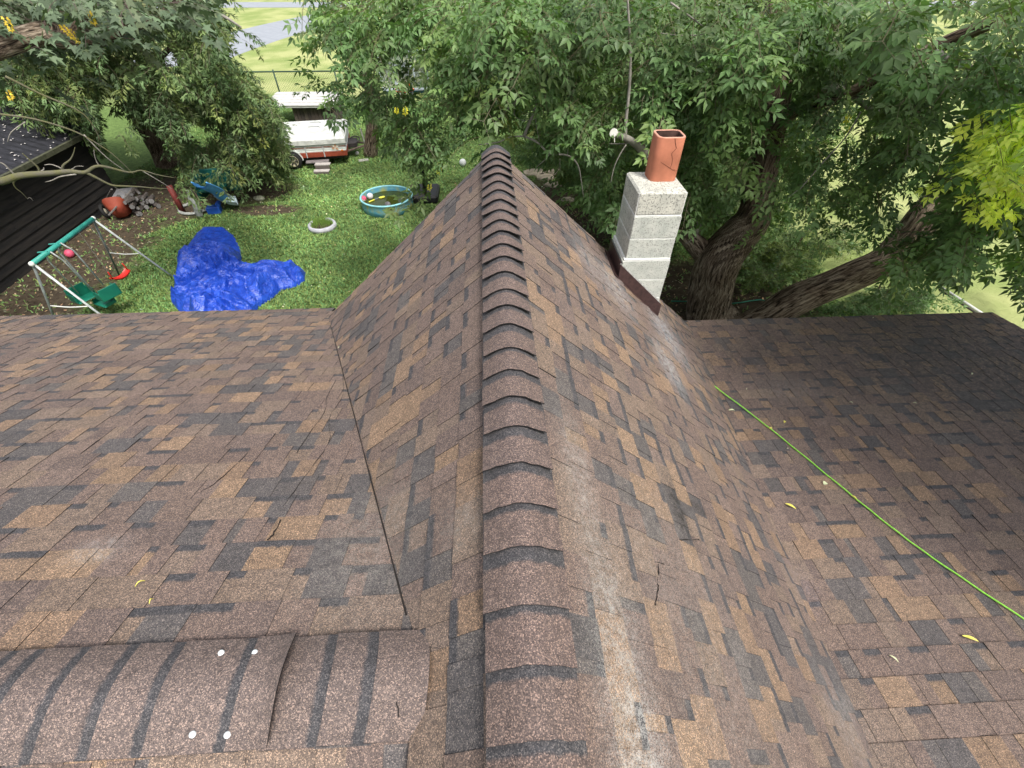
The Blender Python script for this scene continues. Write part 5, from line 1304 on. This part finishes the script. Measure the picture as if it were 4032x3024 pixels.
def gen(poly, npt, yr, heart, jit=.35, per=6, zmin=GZ + .5, yfun=None, holes=(), kr=(.6, 1.4), drop=-.25, thin=0):
    P_, D_, K_ = [], [], []; xs_ = [q[0] for q in poly]; ys_ = [q[1] for q in poly]; tries = 0
    while len(P_) < npt and tries < npt * 12:
        tries += 1; px, py = RG.uniform(min(xs_), max(xs_)), RG.uniform(min(ys_), max(ys_))
        if not inside(px, py, poly): continue
        if any(inside(px, py, h_) for h_ in list(holes) + GAPS) and RG.random() < .93: continue
        if thin and px < thin and RG.random() < .18: continue
        y = RG.uniform(*yr) if yfun is None else yfun(px, py)
        c = gy(px, py, y)
        if c.z < zmin:
            d = ray(px, py); c = CP + d * ((zmin + RG.uniform(0, .5) - CP.z) / d.z)
            if c.y < yr[0] - 1.5: continue
        kb = RG.uniform(*kr); cl = int(RG.integers(max(1, per - 3), per + 4)); rad = jit * RG.uniform(.6, 1.3)
        for _ in range(cl):
            q = RG.normal(0, 1, 3); q /= np.linalg.norm(q); off = q * rad * RG.random() ** .4 * np.array([1.2, 1.2, .75])
            p_ = np.array(c) + off
            if p_[1] < 4.45 and p_[2] < ztop(p_[0], p_[1]) + .4: continue
            if p_[2] < GZ + .15: continue
            out_ = off / (rad + 1e-6) + (p_ - np.array(heart)) / (np.linalg.norm(p_ - np.array(heart)) + 1e-6) * .6 + RG.normal(0, .3, 3); out_[2] = out_[2] * .4 + drop
            on = out_ / (np.linalg.norm(out_) + 1e-6); ok = RG.random() < .06
            if not ok:
                ok = True
                for q_ in (p_ + on * .22, p_ + on * .5 + np.array([0, 0, -.12])):
                    pj = proj(q_)
                    if pj is None or not inside(pj[0], pj[1], poly) or any(inside(pj[0], pj[1], h_) for h_ in list(holes) + GAPS): ok = False
            if not ok: continue
            P_.append(p_); D_.append(out_); K_.append(kb * RG.uniform(.85, 1.15))
    return np.array(P_), np.array(D_), np.array(K_)
LF = leafy_mat('boxelder_leaf', (.112, .196, .070), .5, .3, spec=.35)
LF2 = leafy_mat('yard_tree_leaf', (.108, .172, .070), .55, .24, spec=.3)
LF3 = leafy_mat('maple_leaf', (.105, .150, .085), .55, .2, spec=.35)

# --- yard tree on the left
tA = empty('yard_tree', gz(660, 640), 'dense broad crowned tree standing over the play set with a dark leaning trunk', 'tree')
bA_ = gz(662, 650); Yt = bA_.y
limb('trunk', [bA_ - Vector((0, 0, .1)), gy(632, 590, Yt), gy(588, 515, Yt - .1), gy(515, 397, Yt - .3), gy(412, 279, Yt - .5), gy(350, 220, Yt - .8), gy(300, 60, Yt - 1)], [.42, .34, .30, .27, .22, .17, .1], tA, n=16)
limb('branch', [gy(620, 560, Yt), gy(655, 505, Yt - .1), gy(690, 455, Yt - .3), gy(780, 330, Yt - .8), gy(850, 200, Yt - 1)], [.16, .14, .12, .08, .04], tA, n=10)
limb('branch', [gy(500, 390, Yt - .3), gy(560, 300, Yt - .6), gy(700, 160, Yt - .9)], [.14, .1, .05], tA, n=9)
polyA = [(-150, -80), (860, -80), (900, 130), (960, 260), (1020, 330), (1100, 420), (1135, 520), (1150, 620), (1110, 670), (1040, 680), (980, 710), (870, 720), (790, 800), (750, 760), (700, 700), (715, 620), (690, 600), (600, 480), (560, 520), (560, 600), (430, 640), (330, 610), (200, 560), (110, 480), (-150, 430)]
hA = [[(750, 700), (960, 725), (960, 870), (740, 870)], [(385, 380), (450, 370), (520, 480), (570, 560), (520, 600), (400, 600)], [(620, 180), (680, 190), (690, 240), (620, 230)], [(730, 560), (820, 570), (800, 470), (740, 480)], [(560, 590), (700, 640), (690, 700), (560, 720)]]
heart = tuple(gy(520, 300, Yt))
P1, D1, K1 = gen(polyA, 3000, (13.2, 17.5), heart, .45, 7, GZ + .75, holes=hA, drop=-.45)
crown('crown', tA, LF2, 'willowy', P1, D1, RG.uniform(.95, 1.3, len(P1)), K1, np.clip(RG.normal(.05, .1, len(P1)), 0, .5))

# --- maple whose boughs enter top left; trunk out of frame
tB = empty('maple_tree', (-9.4, 5.6, GZ), 'maple reaching in at the top left with a dark bough and a mossy dead branch', 'tree')
limb('trunk', [(-9.4, 5.6, GZ - .1), (-9.3, 5.7, -2.5), (-9.0, 6.0, 0), (-8.6, 6.4, 2.4)], [.38, .3, .26, .2], tB)
limb('bough', [(-9.1, 6.0, -.6), gy(100, 150, 7.6), gy(230, 150, 7.7), gy(380, 150, 7.9), gy(480, 110, 8.1), gy(590, 80, 8.3), gy(690, 15, 8.5), gy(760, -40, 8.7)], [.16, .13, .12, .10, .075, .055, .04, .03], tB, n=10)
limb('bough', [gy(280, 150, 7.8), gy(330, 70, 7.8), gy(420, 55, 7.9)], [.06, .04, .02], tB, n=8)
limb('bough', [gy(460, 120, 8.1), gy(475, 60, 8.2), gy(500, 20, 8.2)], [.05, .035, .02], tB, n=8)
limb('dead_branch', [(-9.2, 5.75, -3.4), gy(-150, 740, 7.0), gy(0, 715, 7.0), gy(83, 691, 7.0), gy(203, 682, 7.05), gy(275, 675, 7.1), gy(336, 678, 7.15), gy(391, 653, 7.2), gy(506, 678, 7.35), gy(557, 671, 7.4), gy(620, 688, 7.45), gy(687, 700, 7.5)], [.08, .06, .05, .043, .038, .033, .025, .019, .013, .009, .006, .003], tB, MOSS, 9, .2, 5)
for pts, r in (([(340, 680), (380, 700), (441, 729), (500, 733), (557, 736), (610, 741), (662, 742)], (.024, .014, .010, .003)), ([(155, 680), (150, 660), (118, 630), (87, 603)], (.018, .012, .005)), ([(155, 678), (172, 668), (172, 660)], (.014, .008, .005)),
        ([(246, 668), (250, 650), (275, 630), (289, 605), (295, 580)], (.02, .012, .004)), ([(75, 697), (54, 718), (62, 740), (85, 758), (108, 783)], (.016, .010, .007, .004)), ([(108, 783), (118, 778), (130, 790)], (.005, .003)), ([(246, 665), (205, 648), (175, 650)], (.010, .004)),
        ([(300, 686), (240, 695), (205, 710), (178, 717)], (.013, .009, .003)), ([(557, 671), (590, 690), (640, 720), (680, 745)], (.008, .003)), ([(441, 729), (480, 755), (500, 765)], (.004, .003)), ([(60, 690), (20, 650), (0, 640)], (.012, .008)), ([(230, 676), (280, 668), (300, 655), (330, 655)], (.012, .006, .003)),
        ([(391, 653), (380, 635), (372, 610), (370, 590)], (.010, .006, .004)), ([(0, 450), (140, 470), (300, 520), (420, 590), (480, 640), (530, 690)], (.016, .012, .009, .004)), ([(20, 300), (160, 370), (330, 450), (400, 560)], (.016, .012, .006)), ([(100, 480), (45, 520), (30, 560)], (.008, .004)), ([(330, 530), (420, 620), (490, 670)], (.010, .004))):
    limb('twig', [gy(x, y, 7.1 + .0009 * x) for x, y in pts], list(r), tB, MOSS if r[0] > .015 else TWIG, 6, .1, 4)
limb('bough', [gy(700, -30, 9.5), gy(760, 10, 9.5), gy(860, 55, 9.5), gy(905, 78, 9.5), gy(950, 108, 9.5)], [.05, .04, .03, .022, .012], tB, TWIG, 8)
polyB = [(-150, -100), (900, -100), (900, 40), (840, 90), (700, 120), (640, 160), (520, 170), (420, 210), (300, 240), (200, 300), (60, 290), (-150, 330)]
P1, D1, K1 = gen(polyB, 330, (7.0, 9.6), (-8.6, 6.4, 1), .35, 5, drop=-.15, kr=(.75, 1.35))
H1 = np.clip(RG.normal(.0, .06, len(P1)), 0, .2)
crown('crown', tB, LF3, 'maple', P1, D1, RG.uniform(.65, .95, len(P1)), K1, H1)
Py = np.array([tuple(gy(x, y, yq)) for x, y, yq in ((10, 55, 7.2), (340, 30, 7.3), (235, 85, 7.3), (265, 100, 7.3), (20, 345, 7.2))]); 
crown('yellow_leaves', tB, LF3, 'maple', Py, np.tile([0.2, -.3, -.8], (len(Py), 1)), np.full(len(Py), .28), np.full(len(Py), 1.7), np.full(len(Py), 1.4))

# --- big box elder behind the house
tC = empty('boxelder_tree', (4.62, 7.3, GZ), 'large box elder with a thick forked trunk rising behind the chimney', 'tree')
b0 = Vector((4.62, 7.35, GZ - .1))
limb('trunk', [b0, gy(2790, 1215, 7.35), gy(2805, 1110, 7.35), gy(2835, 1020, 7.35), gy(2905, 930, 7.35), gy(2965, 860, 7.35), gy(2995, 750, 7.4), gy(3010, 640, 7.5), gy(3040, 480, 7.7), gy(3065, 300, 7.9), gy(3060, 100, 8.1), gy(3050, -150, 8.3)], [.56, .43, .40, .42, .33, .28, .24, .22, .20, .18, .16, .12], tC, n=26, wob=.16)
limb('branch', [gy(2815, 1040, 7.45), gy(2762, 985, 7.55), gy(2705, 925, 7.6), gy(2650, 860, 7.7), gy(2590, 760, 7.8), gy(2560, 600, 8.0)], [.26, .20, .16, .13, .10, .06], tC, n=14)
limb('branch', [gy(3030, 560, 7.6), gy(3120, 440, 7.3), gy(3230, 395, 7.1), gy(3340, 370, 6.9), gy(3450, 315, 6.7), gy(3580, 240, 6.5), gy(3730, 165, 6.4), gy(3900, 90, 6.2), gy(4100, -10, 6.0)], [.11, .10, .095, .09, .085, .085, .08, .075, .07], tC, n=10)
limb('branch', [gy(3340, 365, 6.9), gy(3280, 345, 6.9), gy(3200, 380, 7.0), gy(3140, 430, 7.1)], [.045, .04, .035, .03], tC, TWIG, 8)
limb('branch', [gy(3330, 365, 6.9), gy(3370, 390, 6.8), gy(3420, 425, 6.7), gy(3450, 440, 6.65)], [.04, .035, .032, .03], tC, TWIG, 8)
c = gy(3452, 441, 6.64); MB().tube([c, c + Vector((.02, -.01, 0))], .045, 10).build('cut_end', CUT, tC)
limb('branch', [gy(3680, 205, 6.4), gy(3740, 240, 6.2), gy(3850, 285, 6.0), gy(3970, 345, 5.8)], [.05, .048, .042, .03], tC, TWIG, 8)
# cut stub left of the flue
s0_, s1_, s2_ = gy(2417, 524, 5.4), gy(2490, 558, 5.6), gy(2580, 655, 5.9)
limb('branch', [s0_, gy(2450, 538, 5.5), s1_, gy(2540, 605, 5.75), s2_, gy(2640, 760, 6.6), gy(2740, 900, 7.3)], [.034, .037, .041, .048, .055, .08, .1], tC, TWIG, 10, .1)
dcut = (s0_ - gy(2450, 538, 5.5)).normalized(); MB().tube([s0_, s0_ + dcut * .012], .048, 12).build('cut_end', CUT, tC)
MB().tube([s0_ + Vector((0, -.02, 0)), gy(2420, 560, 5.38)], [.008, .005], 5).build('bark_strip', CUT, tC)
for pts, r, yq in (([(2462, 540), (2465, 470), (2475, 380), (2482, 260), (2478, 120), (2470, -20)], (.020, .017, .014, .010), 5.6), ([(2500, 560), (2455, 566), (2400, 566)], (.008, .005), 5.6), ([(2465, 570), (2440, 610), (2418, 660), (2405, 720)], (.009, .004), 5.5),
        ([(1885, 570), (1960, 560), (2010, 540), (2062, 536)], (.006, .012), 6.3), ([(2062, 536), (2115, 560), (2165, 605), (2235, 612), (2275, 650), (2290, 720), (2298, 780)], (.016, .014, .010, .005), 6.3), ([(2062, 540), (2090, 470), (2110, 420), (2108, 340)], (.02, .016), 6.3),
        ([(2108, 400), (2110, 480), (2125, 560)], (.008, .004), 6.3), ([(2165, 605), (2150, 625), (2110, 660)], (.006, .003), 6.3), ([(2235, 612), (2240, 560), (2260, 590)], (.004, .003), 6.3), ([(2205, 625), (2205, 680)], (.004, .002), 6.3), ([(1905, 530), (1980, 450), (2040, 395), (2120, 375)], (.006, .010), 6.6),
        ([(2030, 395), (2025, 450), (2060, 475), (2105, 470)], (.005, .004), 6.6), ([(2570, 470), (2620, 410), (2680, 350)], (.012, .010), 5.8), ([(3150, 745), (3240, 640), (3330, 540), (3390, 440)], (.006, .010), 5.6), ([(3140, 750), (3100, 780)], (.004, .003), 5.6),
        ([(2640, 10), (2780, 120), (2700, 140), (2600, 130)], (.010, .004), 6.0), ([(3210, 760), (3180, 740), (3140, 700)], (.005, .003), 6.2), ([(2700, 960), (2740, 930), (2760, 880)], (.006, .003), 6.4)):
    limb('twig', [gy(x, y, yq + .0) for x, y in pts], list(r), tC, TWIG, 6, .1, 5)
near = [(1150, -80), (3560, -80), (3620, 400), (3560, 700), (3500, 820), (3330, 850), (3120, 870), (2960, 860), (2840, 900), (2700, 930), (2560, 960), (2450, 960), (2350, 900), (2260, 800), (2180, 700), (2120, 640), (2040, 610), (1960, 570), (1900, 560), (1840, 560), (1740, 600), (1730, 720), (1660, 830), (1610, 810), (1570, 740), (1520, 640), (1440, 560), (1390, 500), (1290, 440), (1220, 400), (1180, 270)]
hC = [[(1000, 330), (1200, 330), (1250, 470), (1000, 500)], [(1560, 240), (1680, 240), (1700, 360), (1560, 370)], [(2080, 640), (2240, 640), (2260, 760), (2120, 730)], [(2000, 420), (2150, 400), (2150, 520), (2020, 530)], [(3040, 250), (3110, 250), (3120, 420), (3020, 640), (2970, 640)], [(2900, 780), (3060, 560), (3090, 640), (2980, 860)], [(1780, 380), (1850, 380), (1860, 480), (1790, 470)], [(2380, 500), (2530, 500), (2600, 640), (2560, 700), (2400, 560)], [(2460, 300), (2500, 300), (2500, 500), (2450, 500)]]
def ycent(px, py):
    return RG.uniform(5.7, 8.2) if px > 1900 else RG.uniform(6.2, 8.6)
P1, D1, K1 = gen(near, 1350, (5.6, 8.2), (4, 8.5, 0), .33, 6, yfun=ycent, holes=hC, thin=1750)
H1 = np.where(RG.random(len(P1)) < .003, RG.uniform(.3, .6, len(P1)), np.clip(RG.normal(.03, .06, len(P1)), 0, .3))
crown('crown', tC, LF, 'elder', P1, D1, RG.uniform(.65, 1.2, len(P1)), K1, H1)
far = [(1650, -80), (3300, -80), (3350, 500), (3250, 860), (3100, 930), (2700, 960), (2300, 800), (2050, 560), (1850, 520), (1680, 430)]
P1, D1, K1 = gen(far, 1150, (8.6, 12.5), (5, 9, 0), .5, 7, GZ + 1.0, kr=(.65, 1.2))
crown('inner_crown', tC, LF, 'elder_lo', P1, D1, RG.uniform(.95, 1.3, len(P1)), K1, np.clip(RG.normal(.04, .08, len(P1)), 0, .4))
# unseen canopy above the picture, added to shade the right roof
N_ = 1500; P1 = np.c_[4.0 + 5.5 * RG.random(N_) ** .8, RG.uniform(-.8, 3.2, N_), RG.uniform(1.5, 3.8, N_)]
D1 = RG.normal(0, .6, (N_, 3)); D1[:, 2] -= .3
crown('shade_canopy', tC, LF, 'elder_lo', P1, D1, np.full(N_, 1.4), RG.uniform(.7, 1.2, N_), np.zeros(N_))
Py = np.array([tuple(gy(x, y, 6.4)) for x, y in ((1560, 415), (1590, 415), (3345, 445), (3350, 490), (3520, 185), (3500, 225), (1730, 645), (1690, 720))])
crown('yellow_leaves', tC, LF, 'elder_lo', Py, np.tile([0.1, -.3, -.9], (len(Py), 1)), RG.uniform(.16, .24, len(Py)), np.full(len(Py), 2.2), np.full(len(Py), 1.3))

# --- leaning tree to the right
tD = empty('leaning_tree', (5.4, 7.1, GZ), 'tree with a thick trunk leaning far to the right behind the right roof', 'tree')
limb('trunk', [(4.95, 7.0, GZ - .1), gy(2990, 1262, 7.0), gy(3120, 1190, 7.0), gy(3240, 1135, 7.0), gy(3360, 1085, 7.0), gy(3480, 1030, 7.0), gy(3575, 940, 7.1), gy(3640, 850, 7.2), gy(3700, 770, 7.3), gy(3770, 670, 7.5), gy(3850, 480, 7.8), gy(3900, 200, 8.2)], [.34, .31, .30, .29, .28, .27, .27, .25, .22, .18, .14, .10], tD, n=24, wob=.12)
limb('branch', [gy(3470, 1030, 7.0), gy(3560, 995, 6.9), gy(3680, 970, 6.7), gy(3850, 930, 6.4), gy(4080, 880, 6.1)], [.22, .15, .11, .08, .06], tD, n=12)
limb('branch', [gy(3700, 760, 7.2), gy(3740, 640, 7.0), gy(3770, 560, 6.8), gy(3790, 480, 6.6)], [.06, .04, .02], tD, TWIG, 8)
rightp = [(3380, -80), (4200, -80), (4200, 1260), (4032, 1230), (3900, 1170), (3780, 1090), (3700, 1130), (3600, 1150), (3520, 1060), (3440, 960), (3400, 700), (3520, 500), (3400, 200)]
hD = [[(3580, 80), (3760, 80), (3780, 190), (3620, 200)], [(3650, 400), (3800, 380), (3820, 520), (3680, 560)], [(3480, 740), (3640, 640), (3680, 760), (3520, 960)], [(3540, 960), (3700, 700), (3760, 740), (3620, 1000)], [(3860, 930), (4040, 900), (4040, 1010), (3880, 1010)], [(3780, 1110), (4032, 1160), (4032, 1240), (3900, 1230)]]
P1, D1, K1 = gen(rightp, 330, (5.0, 7.4), (6.5, 8, 0), .32, 6, yfun=lambda a, b: RG.uniform(4.7, 6.4), holes=hD)
crown('crown', tD, LF, 'elder', P1, D1, RG.uniform(.95, 1.3, len(P1)), K1, np.clip(RG.normal(.04, .07, len(P1)), 0, .4))
yp = [(3740, 330), (4080, 300), (4080, 830), (3900, 800), (3760, 740), (3700, 420)]
P1, D1, K1 = gen([(3740, 380), (4180, 330), (4180, 900), (3900, 860), (3800, 760), (3700, 520)], 46, (4.0, 4.6), (7, 6, 0), .2, 4, kr=(1.6, 2.2))
crown('yellowing_leaves', tD, LF, 'elder', P1, D1, RG.uniform(.75, 1.0, len(P1)), K1 * 1.55, RG.uniform(.25, .7, len(P1)))  # yellow leaves, with sunlit brightness put into the tint
P1, D1, K1 = gen(rightp, 110, (8, 12), (7, 9, 0), .5, 6, GZ + .9, holes=hD, kr=(.6, 1.1))
crown('inner_crown', tD, LF, 'elder_lo', P1, D1, RG.uniform(.95, 1.3, len(P1)), K1, np.clip(RG.normal(.05, .1, len(P1)), 0, .4))

# --- slender tree beyond the hoop
tE = empty('slender_tree', (-4.6, 17.5, GZ), 'slender dark trunked tree beyond the basketball hoop', 'tree')
limb('trunk', [(-4.3, 17.5, GZ), gy(1470, 380, 17.3), gy(1424, 304, 17.1), gy(1385, 240, 17), gy(1359, 200, 17), gy(1330, 90, 16.8), gy(1310, -60, 16.6)], [.25, .22, .2, .18, .16, .12, .09], tE, n=12)
P1, D1, K1 = gen([(1180, -80), (1900, -80), (1900, 330), (1700, 400), (1500, 330), (1350, 280), (1220, 160)], 170, (13.5, 18), (-4, 17, 0), .5, 6, GZ + 1.6)
crown('crown', tE, LF2, 'willowy', P1, D1, RG.uniform(1.1, 1.5, len(P1)), K1, np.clip(RG.normal(.1, .1, len(P1)), 0, .5))
# --- undergrowth
tF = empty('undergrowth_shrub', gz(3100, 1050), 'dark leafy undergrowth filling the gap between the forked trunk and the leaning trunk', 'shrub')
P1, D1, K1 = gen([(2880, 1130), (2930, 960), (3100, 900), (3330, 870), (3450, 950), (3320, 1050), (3150, 1130), (3000, 1180)], 210, (8.5, 11.5), tuple(gz(3100, 1050)), .35, 6, GZ + .25, kr=(.6, 1.1), drop=0)
crown('crown', tF, LF, 'elder_lo', P1, D1, RG.uniform(.6, .9, len(P1)), K1, np.clip(RG.normal(.1, .12, len(P1)), 0, .5))
limb('stem', [gz(3100, 1050), gz(3100, 1050) + Vector((.05, .1, .5)), gz(3100, 1050) + Vector((.2, .1, 1.0))], [.04, .03, .015], tF, n=7)
tG = empty('hedge_shrub', gz(3350, 1215), 'low glossy shrub showing between the leaning trunk and the right eave', 'shrub')
P1, D1, K1 = gen([(3200, 1260), (3260, 1190), (3420, 1120), (3600, 1110), (3720, 1170), (3700, 1240), (3400, 1270)], 150, (7.2, 8.6), tuple(gz(3400, 1230)), .25, 6, GZ + .2, kr=(.6, 1.2), drop=0)
crown('crown', tG, LF, 'elder_lo', P1, D1, RG.uniform(.5, .75, len(P1)), K1, np.zeros(len(P1)))
limb('stem', [gz(3420, 1215), gz(3420, 1215) + Vector((.0, .1, .6))], [.03, .015], tG, n=7)
tH = empty('backing_trees', (6, 17, GZ), 'shaded leafy tree belt closing off the yard behind the box elder', 'tree')
P1, D1, K1 = gen([(1950, -80), (3350, -80), (3300, 400), (3000, 700), (2700, 750), (2300, 700), (2050, 480)], 900, (13.5, 18), (6, 18, 0), .8, 7, GZ + .6, kr=(.6, 1.1))
crown('crown', tH, LF2, 'willowy', P1, D1, RG.uniform(1.6, 2.2, len(P1)), K1, np.clip(RG.normal(.05, .1, len(P1)), 0, .5))
for x, y in ((2.5, 16), (5.5, 17.5), (9, 16)): limb('trunk', [(x, y, GZ), (x + .2, y, -2), (x - .1, y, 1.5)], [.25, .2, .15], tH, n=10)
